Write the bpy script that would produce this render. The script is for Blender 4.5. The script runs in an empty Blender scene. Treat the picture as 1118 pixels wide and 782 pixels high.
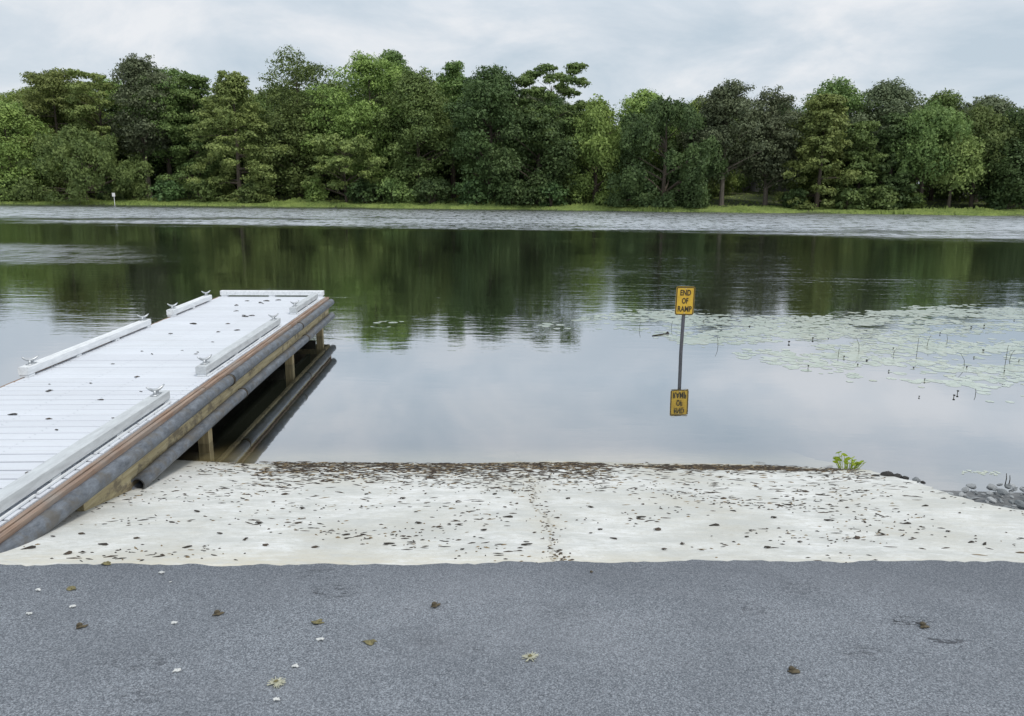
import bpy, math, random
import numpy as np
from math import sin, cos, tan, radians, pi, exp, sqrt
from mathutils import Vector, Matrix

SC = bpy.context.scene
COL = SC.collection
rnd = random.Random(7)
NR = np.random.RandomState(11)

# ------------------------------------------------------------------ camera
CAM_H = 2.15; PITCH = radians(12.3); ROLL = radians(0.5)
IW, IH, FPX = 1118.0, 782.0, 840.0
_F = np.array([0, cos(PITCH), -sin(PITCH)]); _U0 = np.array([0, sin(PITCH), cos(PITCH)]); _X0 = np.array([1.0, 0, 0])
_X = _X0 * cos(ROLL) + _U0 * sin(ROLL); _U = _U0 * cos(ROLL) - _X0 * sin(ROLL)
cd = bpy.data.cameras.new('camera'); cam = bpy.data.objects.new('camera', cd); COL.objects.link(cam)
cd.sensor_fit = 'HORIZONTAL'; cd.sensor_width = 36.0; cd.lens = 36.0 * FPX / IW
cd.clip_start = 0.05; cd.clip_end = 3000
m = Matrix.Identity(4)
for i in range(3):
    m[i][0] = _X[i]; m[i][1] = _U[i]; m[i][2] = -_F[i]
m[2][3] = CAM_H
cam.matrix_world = m
SC.camera = cam

def ray(px, py):
    return _F + _X * ((px - IW / 2) / FPX) - _U * ((py - IH / 2) / FPX)
def ground(px, py, z=0.0):            # point of the photo on the level z
    d = ray(px, py); t = (z - CAM_H) / d[2]; return d[0] * t, d[1] * t
def at(px, py, Y):                    # point of the photo at distance Y
    d = ray(px, py); t = Y / d[1]; return d[0] * t, CAM_H + d[2] * t

# ------------------------------------------------------------------ world, sun, exposure
SUN_EL, SUN_AZ = radians(58), radians(138)      # azimuth from +Y towards +X
w = bpy.data.worlds.new("World"); SC.world = w; w.use_nodes = True
nt = w.node_tree; N = nt.nodes; L = nt.links; N.clear()
out = N.new('ShaderNodeOutputWorld'); bg = N.new('ShaderNodeBackground'); bg.inputs[1].default_value = 0.1
sky = N.new('ShaderNodeTexSky'); sky.sky_type = 'NISHITA'; sky.sun_disc = False
sky.sun_elevation = SUN_EL; sky.sun_rotation = SUN_AZ
tc = N.new('ShaderNodeTexCoord'); sp = N.new('ShaderNodeSeparateXYZ'); L.new(tc.outputs['Generated'], sp.inputs[0])
def wmath(op, a, b=None, clamp=False):
    n = N.new('ShaderNodeMath'); n.operation = op; n.use_clamp = clamp
    for i, v in enumerate((a, b)):
        if v is None: continue
        if isinstance(v, (int, float)): n.inputs[i].default_value = v
        else: L.new(v, n.inputs[i])
    return n.outputs[0]
zz = wmath('ADD', wmath('MAXIMUM', sp.outputs[2], 0.0), 0.30)
cmb = N.new('ShaderNodeCombineXYZ')
L.new(wmath('DIVIDE', sp.outputs[0], zz), cmb.inputs[0]); L.new(wmath('DIVIDE', sp.outputs[1], zz), cmb.inputs[1])
n1 = N.new('ShaderNodeTexNoise'); n1.inputs['Scale'].default_value = 1.9; n1.inputs['Detail'].default_value = 7; n1.inputs['Roughness'].default_value = 0.58
n1.inputs['Distortion'].default_value = 0.35
L.new(cmb.outputs[0], n1.inputs['Vector'])
cr = N.new('ShaderNodeValToRGB'); L.new(n1.outputs[0], cr.inputs[0])
e = cr.color_ramp.elements
e[0].position = 0.36; e[0].color = (0.60, 0.70, 0.79, 1)
e[1].position = 0.64; e[1].color = (0.93, 0.95, 0.98, 1)
el = e.new(0.5); el.color = (0.74, 0.81, 0.88, 1)
# an overcast sky is brighter towards the zenith
up = N.new('ShaderNodeMapRange'); up.inputs[1].default_value = 0.19; up.inputs[2].default_value = 0.36
up.inputs[3].default_value = 9.3; up.inputs[4].default_value = 10.8; L.new(sp.outputs[2], up.inputs[0])
vs = N.new('ShaderNodeVectorMath'); vs.operation = 'SCALE'; L.new(cr.outputs[0], vs.inputs[0]); L.new(up.outputs[0], vs.inputs['Scale'])
mx = N.new('ShaderNodeMixRGB'); mx.inputs[0].default_value = 0.93; L.new(sky.outputs[0], mx.inputs[1]); L.new(vs.outputs[0], mx.inputs[2])
L.new(mx.outputs[0], bg.inputs[0]); L.new(bg.outputs[0], out.inputs[0])

sd = bpy.data.lights.new('sun', 'SUN'); so = bpy.data.objects.new('sun', sd); COL.objects.link(so)
sd.energy = 2.0; sd.angle = radians(14); sd.color = (1.0, 0.955, 0.88)
sdir = Vector((sin(SUN_AZ) * cos(SUN_EL), cos(SUN_AZ) * cos(SUN_EL), sin(SUN_EL)))
so.rotation_euler = sdir.to_track_quat('Z', 'Y').to_euler()

SC.view_settings.view_transform = 'Standard'; SC.view_settings.look = 'None'
SC.view_settings.gamma = 1; SC.view_settings.use_curve_mapping = False
SC.view_settings.exposure = 0.0
SC.cycles.max_bounces = 6; SC.cycles.transparent_max_bounces = 8

# ------------------------------------------------------------------ material helpers
class Mat:
    def __init__(s, name):
        s.m = bpy.data.materials.new(name); s.m.use_nodes = True
        s.t = s.m.node_tree; s.N = s.t.nodes; s.L = s.t.links
        s.b = s.N['Principled BSDF']; s.o = s.N['Material Output']
        s.pos = None
    def put(s, sock, v):
        if v is None: return
        if isinstance(v, bpy.types.NodeSocket): s.L.new(v, sock)
        elif isinstance(v, (tuple, list)) and len(v) == 3 and sock.type == 'RGBA': sock.default_value = (*v, 1)
        else: sock.default_value = v
    def set(s, **k):
        nm = dict(color='Base Color', rough='Roughness', metal='Metallic', spec='Specular IOR Level', normal='Normal', ior='IOR')
        for a, v in k.items(): s.put(s.b.inputs[nm[a]], v)
        return s
    def coord(s, scale=(1, 1, 1), kind='Object'):
        if kind == 'World':
            g = s.N.new('ShaderNodeNewGeometry').outputs['Position']
        else: g = s.N.new('ShaderNodeTexCoord').outputs[kind]
        mp = s.N.new('ShaderNodeMapping'); s.L.new(g, mp.inputs[0]); mp.inputs['Scale'].default_value = scale
        return mp.outputs[0]
    def noise(s, vec, scale, detail=4, rough=0.55, dist=0):
        n = s.N.new('ShaderNodeTexNoise'); s.L.new(vec, n.inputs['Vector'])
        n.inputs['Scale'].default_value = scale; n.inputs['Detail'].default_value = detail
        n.inputs['Roughness'].default_value = rough; n.inputs['Distortion'].default_value = dist
        return n.outputs[0]
    def voro(s, vec, scale, out=0):
        n = s.N.new('ShaderNodeTexVoronoi'); s.L.new(vec, n.inputs['Vector']); n.inputs['Scale'].default_value = scale
        return n.outputs[out]
    def ramp(s, fac, *stops):
        r = s.N.new('ShaderNodeValToRGB'); s.L.new(fac, r.inputs[0]); e = r.color_ramp.elements
        while len(e) < len(stops): e.new(0.5)
        for i, (p, c) in enumerate(stops):
            e[i].position = p
            e[i].color = (c, c, c, 1) if isinstance(c, (int, float)) else (*c, 1)
        return r.outputs[0]
    def mr(s, v, a, b, c, d, smooth=False):
        r = s.N.new('ShaderNodeMapRange'); s.L.new(v, r.inputs[0])
        if smooth: r.interpolation_type = 'SMOOTHSTEP'
        for i, q in enumerate((a, b, c, d)): r.inputs[i + 1].default_value = q
        return r.outputs[0]
    def math(s, op, a, b=0.0, clamp=False):
        n = s.N.new('ShaderNodeMath'); n.operation = op; n.use_clamp = clamp
        s.put(n.inputs[0], a); s.put(n.inputs[1], b); return n.outputs[0]
    def mix(s, f, a, b, mode='MIX'):
        n = s.N.new('ShaderNodeMixRGB'); n.blend_type = mode
        s.put(n.inputs[0], f); s.put(n.inputs[1], a if not isinstance(a, tuple) else (*a, 1)); s.put(n.inputs[2], b if not isinstance(b, tuple) else (*b, 1))
        return n.outputs[0]
    def bump(s, h, strength=0.5, dist=0.01):
        n = s.N.new('ShaderNodeBump'); s.L.new(h, n.inputs['Height'])
        s.put(n.inputs['Strength'], strength); n.inputs['Distance'].default_value = dist
        return n.outputs[0]
    def island(s):
        return s.N.new('ShaderNodeNewGeometry').outputs['Random Per Island']
    def xyz(s, vec):
        n = s.N.new('ShaderNodeSeparateXYZ'); s.L.new(vec, n.inputs[0]); return n.outputs

def simple(name, color, rough=0.6, var=0.25, scale=12, metal=0, spec=0.5, bump=0.3, bd=0.004, stretch=(1, 1, 1)):
    k = Mat(name); v = k.coord(stretch)
    n = k.noise(v, scale, 6, 0.6)
    lo = tuple(c * (1 - var) for c in color); hi = tuple(min(1, c * (1 + var)) for c in color)
    k.set(color=k.ramp(n, (0.3, lo), (0.7, hi)), rough=rough, metal=metal, spec=spec, normal=k.bump(n, bump, bd))
    return k.m

# white painted deck
k = Mat('white_deck'); v = k.coord((0.35, 5, 1)); n = k.noise(v, 3.0, 6, 0.65); isl = k.island()
big = k.noise(k.coord(), 1.3, 4, 0.6)
c = k.mix(k.ramp(big, (0.35, 0.0), (0.7, 0.45)), (0.66, 0.69, 0.745), (0.54, 0.565, 0.60))
c = k.mix(k.mr(isl, 0, 1, 0.0, 0.6), c, (0.55, 0.57, 0.62))
c = k.mix(k.ramp(n, (0.55, 0.0), (0.75, 0.4)), c, (0.47, 0.48, 0.47))
grv = k.N.new('ShaderNodeTexWave'); grv.wave_type = 'BANDS'; grv.bands_direction = 'Y'; grv.inputs['Scale'].default_value = 1 / 0.14 / 2 * 0.628 * 5
k.L.new(k.coord(), grv.inputs[0])
k.set(color=c, rough=0.55, normal=k.bump(grv.outputs[0], 0.35, 0.003)); M_DECK = k.m
k = Mat('white_rail'); n = k.noise(k.coord((6, 1, 6)), 5, 6, 0.65)
k.set(color=k.ramp(n, (0.35, (0.60, 0.62, 0.64)), (0.6, (0.76, 0.78, 0.80))), rough=0.5, normal=k.bump(n, 0.1, 0.002)); M_RAIL = k.m
k = Mat('grey_rail'); n = k.noise(k.coord((6, 1, 6)), 5, 6, 0.65)
k.set(color=k.ramp(n, (0.35, (0.42, 0.44, 0.455)), (0.65, (0.56, 0.59, 0.61))), rough=0.45, spec=0.6); M_RAILG = k.m  # greyer, slightly glossier tone for the right-hand rails
k = Mat('brown_timber'); v = k.coord((14, 0.8, 14)); n = k.noise(v, 4, 8, 0.65); n2 = k.noise(k.coord(), 2.2, 4, 0.6)
c = k.ramp(n, (0.3, (0.15, 0.095, 0.065)), (0.5, (0.27, 0.18, 0.13)), (0.72, (0.40, 0.30, 0.23)))
c = k.mix(k.ramp(n2, (0.42, 0), (0.66, 0.8)), c, (0.27, 0.245, 0.22))
k.set(color=c, rough=0.8, normal=k.bump(n, 0.5, 0.004)); M_BROWN = k.m
k = Mat('treated_pine'); v = k.coord((10, 0.7, 10)); n = k.noise(v, 4, 8, 0.65); n2 = k.noise(k.coord((1, 1.2, 2)), 3, 5, 0.7)
c = k.ramp(n, (0.3, (0.25, 0.20, 0.11)), (0.5, (0.42, 0.35, 0.20)), (0.72, (0.55, 0.48, 0.31)))
c = k.mix(k.ramp(n2, (0.50, 0), (0.60, 0.85)), c, (0.15, 0.12, 0.08))
k.set(color=c, rough=0.8, normal=k.bump(n, 0.5, 0.004)); M_PINE = k.m
M_SHADEW = simple('shade_dark_timber', (0.030, 0.024, 0.017), 0.8, 0.4, 5, stretch=(8, 8, 0.8))  # near-black: the shade under the dock is put into the timber colour
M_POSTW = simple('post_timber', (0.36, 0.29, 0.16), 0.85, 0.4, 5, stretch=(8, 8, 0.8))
k = Mat('grey_pipe'); n = k.noise(k.coord((3, 1.4, 3)), 7, 8, 0.75); n2 = k.noise(k.coord(), 5, 6, 0.7)
c = k.ramp(n, (0.35, (0.055, 0.062, 0.074)), (0.68, (0.175, 0.195, 0.225)))
c = k.mix(k.ramp(n2, (0.48, 0), (0.62, 0.75)), c, (0.10, 0.088, 0.070))
k.set(color=c, rough=0.5, normal=k.bump(n, 0.25, 0.003)); M_PIPE = k.m
M_GALV = simple('galvanised_steel', (0.48, 0.50, 0.52), 0.42, 0.2, 30, metal=0.6)
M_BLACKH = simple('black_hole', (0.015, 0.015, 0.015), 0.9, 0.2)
# sign
k = Mat('sign_yellow'); n = k.noise(k.coord(), 9, 6, 0.65)
k.set(color=k.ramp(n, (0.3, (0.50, 0.30, 0.025)), (0.6, (0.66, 0.42, 0.04))), rough=0.45); M_YEL = k.m
M_SBLACK = simple('sign_black', (0.035, 0.025, 0.012), 0.5, 0.3, 60)
M_SPOST = simple('sign_post_steel', (0.10, 0.10, 0.115), 0.6, 0.35, 9, metal=0.3, stretch=(6, 6, 1))
# asphalt
k = Mat('asphalt'); v = k.coord(kind='World'); pos_ = k.xyz(v)
fine = k.noise(v, 190, 4, 0.8); med = k.noise(v, 2.2, 6, 0.6); vor = k.voro(v, 95); agg = k.voro(v, 130, 1)
c = k.ramp(fine, (0.34, (0.040, 0.043, 0.052)), (0.5, (0.168, 0.186, 0.212)), (0.66, (0.41, 0.44, 0.48)))
c = k.mix(k.ramp(vor, (0.0, 0.55), (0.35, 0.0)), c, (0.055, 0.058, 0.068))
c = k.mix(k.ramp(med, (0.36, 0.28), (0.60, 0.0)), c, (0.095, 0.105, 0.122))
c = k.mix(k.ramp(k.noise(k.coord((0.5, 1.6, 1), 'World'), 1.1, 5, 0.62, 0.6), (0.5, 0.0), (0.68, 0.16)), c, (0.36, 0.37, 0.40))
c = k.mix(k.ramp(k.noise(k.coord((1, 2.4, 1), 'World'), 4.2, 7, 0.75, 0.5), (0.685, 0.0), (0.71, 0.75)), c, (0.035, 0.037, 0.045))
c = k.mix(k.mr(pos_[1], 2.6, 3.15, 0.0, 0.35, True), c, (0.075, 0.083, 0.10))
pit = k.ramp(k.noise(k.coord((1, 1.8, 1), 'World'), 48, 4, 0.7, 0.6), (0.63, 0.0), (0.67, 0.7)); c = k.mix(pit, c, (0.030, 0.032, 0.04))
pit2 = k.ramp(k.noise(k.coord((1, 1.4, 1), 'World'), 64, 4, 0.7, 0.4), (0.65, 0.0), (0.69, 0.6)); c = k.mix(pit2, c, (0.42, 0.43, 0.45))
scr = k.ramp(k.noise(k.coord((1, 2.6, 1), 'World'), 22, 6, 0.75, 1.0), (0.52, 0.0), (0.56, 1.0))
for (qx, qy, rr_, st_) in ((995, 679, 0.10, 1.0), (365, 645, 0.14, 0.75), (345, 626, 0.14, 0.4), (150, 722, 0.16, 0.45), (940, 712, 0.10, 0.45), (820, 664, 0.12, 0.4), (865, 643, 0.15, 0.35), (620, 668, 0.14, 0.3), (160, 758, 0.14, 0.4), (470, 700, 0.10, 0.3)):
    gx, gy = ground(qx, qy, 0.55)
    dx_ = k.math('POWER', k.math('SUBTRACT', pos_[0], gx), 2.0); dy_ = k.math('POWER', k.math('MULTIPLY', k.math('SUBTRACT', pos_[1], gy), 1.8), 2.0)
    mk = k.mr(k.math('SQRT', k.math('ADD', dx_, dy_)), rr_ * 0.5, rr_, st_, 0.0, True)
    c = k.mix(k.math('MULTIPLY', mk, scr), c, (0.022, 0.023, 0.028))
h = k.math('SUBTRACT', k.math('MULTIPLY', fine, 1.0), k.math('MULTIPLY', vor, -0.5))
k.set(color=c, rough=0.85, spec=0.3, normal=k.bump(h, 0.55, 0.005)); M_ASPH = k.m
# concrete ramp
k = Mat('ramp_concrete'); v = k.coord(kind='World')
pos = k.xyz(v); a = k.noise(v, 1.4, 7, 0.62); b = k.noise(k.coord((1, 3, 1), 'World'), 9, 8, 0.7); f = k.noise(v, 120, 3, 0.7)
c = k.ramp(a, (0.36, (0.52, 0.51, 0.46)), (0.5, (0.67, 0.68, 0.665)), (0.62, (0.77, 0.78, 0.78)))
c = k.mix(k.ramp(b, (0.42, 0.0), (0.72, 0.6)), c, (0.52, 0.51, 0.45))
c = k.mix(k.ramp(f, (0.55, 0.0), (0.75, 0.45)), c, (0.33, 0.31, 0.26))
jx = k.math('ABSOLUTE', k.math('ADD', pos[0], k.math('ADD', k.math('MULTIPLY', pos[1], 0.06), k.math('ADD', -0.43, k.math('MULTIPLY', k.math('SUBTRACT', a, 0.5), 0.35)))))
c = k.mix(k.mr(jx, 0.0, 0.16, 0.30, 0.0, True), c, (0.50, 0.46, 0.36))
c = k.mix(k.mr(jx, 0.0, 0.012, 0.65, 0.0), c, (0.20, 0.17, 0.12))
g3 = k.noise(k.coord((1, 1.6, 1), 'World'), 14, 8, 0.8, 0.3); c = k.mix(k.ramp(g3, (0.44, 0.0), (0.62, 0.55)), c, (0.50, 0.49, 0.44))
g2 = k.noise(k.coord((1, 2.2, 1), 'World'), 2.6, 8, 0.75, 0.4)
c = k.mix(k.ramp(g2, (0.42, 0.0), (0.62, 0.85)), c, (0.49, 0.50, 0.48))
c = k.mix(k.ramp(k.noise(k.coord((1, 2.5, 1), 'World'), 38, 6, 0.8), (0.55, 0.0), (0.68, 0.65)), c, (0.30, 0.28, 0.23))
# sandy dirt along the joint with the asphalt and a tan film near the water
edge = k.mr(pos[1], 3.1, 3.42, 1.0, 0.0, True); c = k.mix(k.math('MULTIPLY', edge, k.ramp(b, (0.35, 0.1), (0.6, 0.6))), c, (0.60, 0.55, 0.43))
wet = k.math('MULTIPLY', k.mr(pos[1], 5.55, 5.88, 0.0, 1.0, True), k.mr(pos[1], 5.9, 6.05, 1.0, 0.3, True)); c = k.mix(k.math('MULTIPLY', wet, k.ramp(b, (0.35, 0.25), (0.65, 0.8))), c, (0.34, 0.31, 0.22))
bed = k.mr(pos[1], 6.2, 7.1, 0.0, 1.0, True); c = k.mix(bed, c, (0.16, 0.13, 0.06))
brm = k.noise(k.coord((0.12, 9, 1), 'World'), 6, 5, 0.7)
k.set(color=c, rough=k.mr(wet, 0, 1, 0.85, 0.45), normal=k.bump(k.math('ADD', brm, k.math('MULTIPLY', f, 0.5)), 0.5, 0.006)); M_CONC = k.m
# terrain
k = Mat('terrain_ground'); v = k.coord(kind='World'); pos = k.xyz(v)
a = k.noise(v, 0.25, 6, 0.6); b = k.noise(v, 3.5, 6, 0.7)
c = k.ramp(a, (0.35, (0.050, 0.072, 0.022)), (0.55, (0.085, 0.115, 0.035)), (0.72, (0.16, 0.145, 0.08)))
c = k.mix(k.ramp(b, (0.45, 0.0), (0.7, 0.5)), c, (0.10, 0.085, 0.05))
near = k.ramp(b, (0.35, (0.07, 0.074, 0.078)), (0.65, (0.21, 0.215, 0.22)))
c = k.mix(k.mr(pos[1], 25, 30, 1, 0), c, near)
k.set(color=c, rough=0.95, normal=k.bump(b, 0.6, 0.03)); M_TERR = k.m
# water
k = Mat('lake_water'); v = k.coord(kind='World'); pos = k.xyz(v)
r0 = k.noise(k.coord((0.55, 1.6, 1), 'World'), 1.15, 2, 0.5, 0.4)
r1 = k.noise(k.coord((0.7, 2.0, 1), 'World'), 3.2, 3, 0.5, 0.3)
r2 = k.noise(k.coord((1.0, 2.0, 1), 'World'), 12, 2, 0.5, 0.2)
hh = k.math('ADD', k.math('ADD', k.math('MULTIPLY', r0, 1.1), k.math('MULTIPLY', r1, 0.7)), k.math('MULTIPLY', r2, 0.16))
rp = k.math('MULTIPLY', k.mr(pos[0], -1.0, 3.0, 0, 1, True), k.math('MULTIPLY', k.mr(pos[1], 15, 19, 0, 1, True), k.mr(k.math('ADD', pos[1], k.math('MULTIPLY', pos[0], -0.9)), 26, 20, 0, 1, True)))
# wind bands: the far half of the lake is ruffled, the middle is a mirror
big = k.noise(k.coord((0.03, 0.14, 1), 'World'), 1.0, 5, 0.6)
yy = k.math('ADD', pos[1], k.math('ADD', k.math('MULTIPLY', k.math('SUBTRACT', big, 0.5), 52), k.math('MULTIPLY', pos[0], 0.16)))
far = k.math('MULTIPLY', k.math('POWER', k.mr(yy, 29, 56, 0.0, 1.0, True), 1.9), k.mr(pos[1], 78, 92, 1, 0.45, True))
st_big = k.noise(k.coord((0.05, 0.30, 1), 'World'), 1.0, 4, 0.6)
leftx = k.mr(k.math('SUBTRACT', pos[0], k.math('MULTIPLY', pos[1], -0.42)), 2.0, -6.0, 0.0, 1.0, True)
lefty = k.math('MULTIPLY', k.mr(pos[1], 20, 25, 0, 1, True), k.mr(pos[1], 26.5, 32, 1, 0, True))
left = k.math('MULTIPLY', k.math('MULTIPLY', leftx, lefty), 0.5)
band = k.math('MAXIMUM', far, left)
patch = k.noise(k.coord((0.35, 1.0, 1), 'World'), 1.0, 4, 0.65)
spk = k.noise(k.coord((2.6, 0.55, 1), 'World'), 1.0, 3, 0.7)
spk2 = k.noise(k.coord((1.2, 1.4, 1), 'World'), 1.0, 2, 0.6)
patch = k.math('ADD', k.math('MULTIPLY', patch, 0.35), k.math('ADD', k.math('MULTIPLY', spk, 0.40), k.math('MULTIPLY', spk2, 0.25)))
patch = k.ramp(patch, (0.40, 0.30), (0.52, 1.0))
bandp = k.math('MULTIPLY', band, patch)
amp = k.math('ADD', k.mr(pos[1], 8.5, 14, 0.008, 0.036, True), k.math('ADD', k.math('MULTIPLY', bandp, 0.75), k.math('MULTIPLY', k.math('MULTIPLY', rp, k.mr(pos[0], 8, 13, 1, 0.25, True)), 0.055)))
amp = k.math('MULTIPLY', amp, k.mr(st_big, 0.3, 0.7, 0.45, 1.4))
nrm = k.bump(hh, amp, 0.10)
gl = k.N.new('ShaderNodeBsdfGlossy'); k.put(gl.inputs['Color'], (0.93, 0.95, 0.98)); k.L.new(nrm, gl.inputs['Normal'])
k.L.new(k.math('ADD', 0.015, k.math('MULTIPLY', bandp, 0.36)), gl.inputs['Roughness'])
fr = k.N.new('ShaderNodeFresnel'); fr.inputs[0].default_value = 1.33
fac = k.ramp(fr.outputs[0], (0.0, 0.05), (0.12, 0.52), (0.24, 0.74), (1.0, 0.94))
df = k.N.new('ShaderNodeBsdfDiffuse'); k.put(df.inputs[0], (0.022, 0.026, 0.018))
tr = k.N.new('ShaderNodeBsdfTransparent'); k.put(tr.inputs[0], (0.80, 0.74, 0.55))
op = k.mr(pos[1], 5.7, 7.3, 0.05, 1.0, True)
m1 = k.N.new('ShaderNodeMixShader'); k.L.new(op, m1.inputs[0]); k.L.new(tr.outputs[0], m1.inputs[1]); k.L.new(df.outputs[0], m1.inputs[2])
m2 = k.N.new('ShaderNodeMixShader'); k.L.new(fac, m2.inputs[0]); k.L.new(m1.outputs[0], m2.inputs[1]); k.L.new(gl.outputs[0], m2.inputs[2])
k.L.new(m2.outputs[0], k.o.inputs[0]); M_WATER = k.m

def leaf_mat(name, dark, light, trans=0.25, spec=0.3, sat=0.97):
    k = Mat(name); isl = k.island(); oi = k.N.new('ShaderNodeObjectInfo')
    n = k.noise(k.coord(), 0.55, 4, 0.6)
    c = k.mix(k.ramp(n, (0.38, 0.0), (0.62, 1.0)), dark, light)
    c = k.mix(k.mr(isl, 0, 1, 0.0, 0.45), c, tuple(x * 1.5 for x in light))
    hs = k.N.new('ShaderNodeHueSaturation'); k.L.new(c, hs.inputs['Color']); hs.inputs['Saturation'].default_value = sat
    k.L.new(k.mr(oi.outputs['Random'], 0, 1, 0.484, 0.510), hs.inputs['Hue']); k.L.new(k.mr(oi.outputs['Random'], 0, 1, 1.08, 1.6), hs.inputs['Value'])
    k.set(color=hs.outputs[0], rough=0.6, spec=spec)
    tl = k.N.new('ShaderNodeBsdfTranslucent'); k.L.new(hs.outputs[0], tl.inputs[0])
    ms = k.N.new('ShaderNodeMixShader'); ms.inputs[0].default_value = trans
    k.L.new(k.b.outputs[0], ms.inputs[1]); k.L.new(tl.outputs[0], ms.inputs[2]); k.L.new(ms.outputs[0], k.o.inputs[0])
    return k.m
LM = {
    'dark': leaf_mat('leaf_dark_green', (0.03, 0.058, 0.02), (0.07, 0.115, 0.035)),
    'mid': leaf_mat('leaf_mid_green', (0.045, 0.082, 0.022), (0.125, 0.178, 0.05)),
    'bright': leaf_mat('leaf_bright_green', (0.085, 0.135, 0.032), (0.185, 0.25, 0.062)),
    'grey': leaf_mat('leaf_grey_green', (0.055, 0.076, 0.04), (0.115, 0.14, 0.072)),
    'cyp': leaf_mat('leaf_cypress_green', (0.07, 0.108, 0.028), (0.175, 0.22, 0.062)),
    'lime': leaf_mat('leaf_lime', (0.22, 0.33, 0.03), (0.36, 0.48, 0.06), 0.35, sat=1.0),
    'grass': leaf_mat('bank_grass', (0.085, 0.125, 0.025), (0.17, 0.215, 0.05), 0.2),
}
M_BARK = simple('bark', (0.085, 0.068, 0.050), 0.9, 0.4, 3, stretch=(4, 4, 0.6))
M_BARKL = simple('pale_bark', (0.20, 0.17, 0.135), 0.9, 0.35, 3, stretch=(4, 4, 0.6))

# ------------------------------------------------------------------ mesh helpers
class MB:
    def __init__(s): s.v = []; s.f = []
    def add(s, vs, fs):
        o = len(s.v); s.v += [tuple(p) for p in vs]; s.f += [tuple(i + o for i in f) for f in fs]; return s
    def box(s, x0, x1, y0, y1, z0, z1, bev=0.0):
        if bev <= 0:
            vs = [(x, y, z) for x in (x0, x1) for y in (y0, y1) for z in (z0, z1)]
            return s.add(vs, [(0, 1, 3, 2), (4, 6, 7, 5), (0, 4, 5, 1), (2, 3, 7, 6), (0, 2, 6, 4), (1, 5, 7, 3)])
        # chamfered along y: an octagonal section
        b = bev; sec = [(x0 + b, z0), (x1 - b, z0), (x1, z0 + b), (x1, z1 - b), (x1 - b, z1), (x0 + b, z1), (x0, z1 - b), (x0, z0 + b)]
        vs = [(x, y0, z) for x, z in sec] + [(x, y1, z) for x, z in sec]
        fs = [(i, i + 8, (i + 1) % 8 + 8, (i + 1) % 8) for i in range(8)] + [tuple(range(8)), tuple(range(15, 7, -1))]
        return s.add(vs, fs)
    def tube(s, pts, rad, n=10, cap=True, squash=1.0):
        pts = [Vector(p) for p in pts]; rings = []
        if isinstance(rad, (int, float)): rad = [rad] * len(pts)
        o = len(s.v)
        for i, p in enumerate(pts):
            d = (pts[min(i + 1, len(pts) - 1)] - pts[max(i - 1, 0)]).normalized()
            a = d.cross(Vector((0, 0, 1)) if abs(d.z) < 0.9 else Vector((1, 0, 0))).normalized(); b = a.cross(d).normalized()
            for k in range(n):
                t = 2 * pi * k / n
                s.v.append(tuple(p + a * cos(t) * rad[i] + b * sin(t) * rad[i] * squash))
        for i in range(len(pts) - 1):
            for k in range(n):
                s.f.append((o + i * n + k, o + i * n + (k + 1) % n, o + (i + 1) * n + (k + 1) % n, o + (i + 1) * n + k))
        if cap:
            s.f.append(tuple(o + k for k in range(n - 1, -1, -1))); s.f.append(tuple(o + (len(pts) - 1) * n + k for k in range(n)))
        return s
    def build(s, name, mat, parent=None, smooth=False, loc=None):
        me = bpy.data.meshes.new(name); me.from_pydata(s.v, [], s.f); me.materials.append(mat); me.update()
        if smooth: me.polygons.foreach_set('use_smooth', [True] * len(me.polygons))
        o = bpy.data.objects.new(name, me); COL.objects.link(o)
        if parent: o.parent = parent
        if loc: o.location = loc
        return o

def quads_obj(name, V, mat, parent=None, nper=4):
    """V: (n, nper, 3) array of polygons -> one mesh"""
    n = len(V); me = bpy.data.meshes.new(name)
    me.vertices.add(n * nper); me.vertices.foreach_set('co', V.reshape(-1).astype(np.float32))
    me.loops.add(n * nper); me.loops.foreach_set('vertex_index', np.arange(n * nper, dtype=np.int32))
    me.polygons.add(n); me.polygons.foreach_set('loop_start', np.arange(0, n * nper, nper, dtype=np.int32))
    me.polygons.foreach_set('loop_total', np.full(n, nper, dtype=np.int32))
    me.materials.append(mat); me.update(calc_edges=True)
    o = bpy.data.objects.new(name, me); COL.objects.link(o)
    if parent: o.parent = parent
    return o

def tag(o, label=None, cat=None, group=None, kind=None):
    if label: o['label'] = label
    if cat: o['category'] = cat
    if group: o['group'] = group
    if kind: o['kind'] = kind
    return o
def empty(name, loc, rz=0):
    o = bpy.data.objects.new(name, None); COL.objects.link(o); o.location = loc; o.rotation_euler = (0, 0, rz)
    o.empty_display_size = 0.2; return o
def copy_tree(o, kids, parent=None):
    c = o.copy(); COL.objects.link(c)
    if parent: c.parent = parent
    for ch in kids.get(o.name, []): copy_tree(ch, kids, c)
    return c

# ------------------------------------------------------------------ terrain, water, road, ramp
SX = [-400, -150, -61, -33, 0, 27, 53, 150, 400]; SY = [80, 90, 95, 96, 90, 84.5, 81.5, 76, 70]
def shore(x): return float(np.interp(x, SX, SY)) + 0.9 * sin(x * 0.23) + 0.5 * sin(x * 0.61 + 1)
def far_z(x, d):                                  # d: distance behind the shore line
    return float(np.interp(d, [-12, -3, 0, 0.7, 3, 12, 30, 60, 120, 420], [-3, -0.7, -0.03, 0.16, 0.35, 1.0, 2.3, 3.6, 4.6, 6]))
RS = 0.1925                                       # slope of the ramp
def ramp_z(x, y):
    if y < 3.1: return 0.53
    return 0.535 - (y - 3.1) * RS + 0.010 * sin(x * 1.3 + 0.6) * min(1, max(0, (y - 3.2))) + 0.004 * sin(x * 4.1 + y * 2.2) - 0.006 * exp(-((x - 0.17) / 0.06) ** 2)
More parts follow.
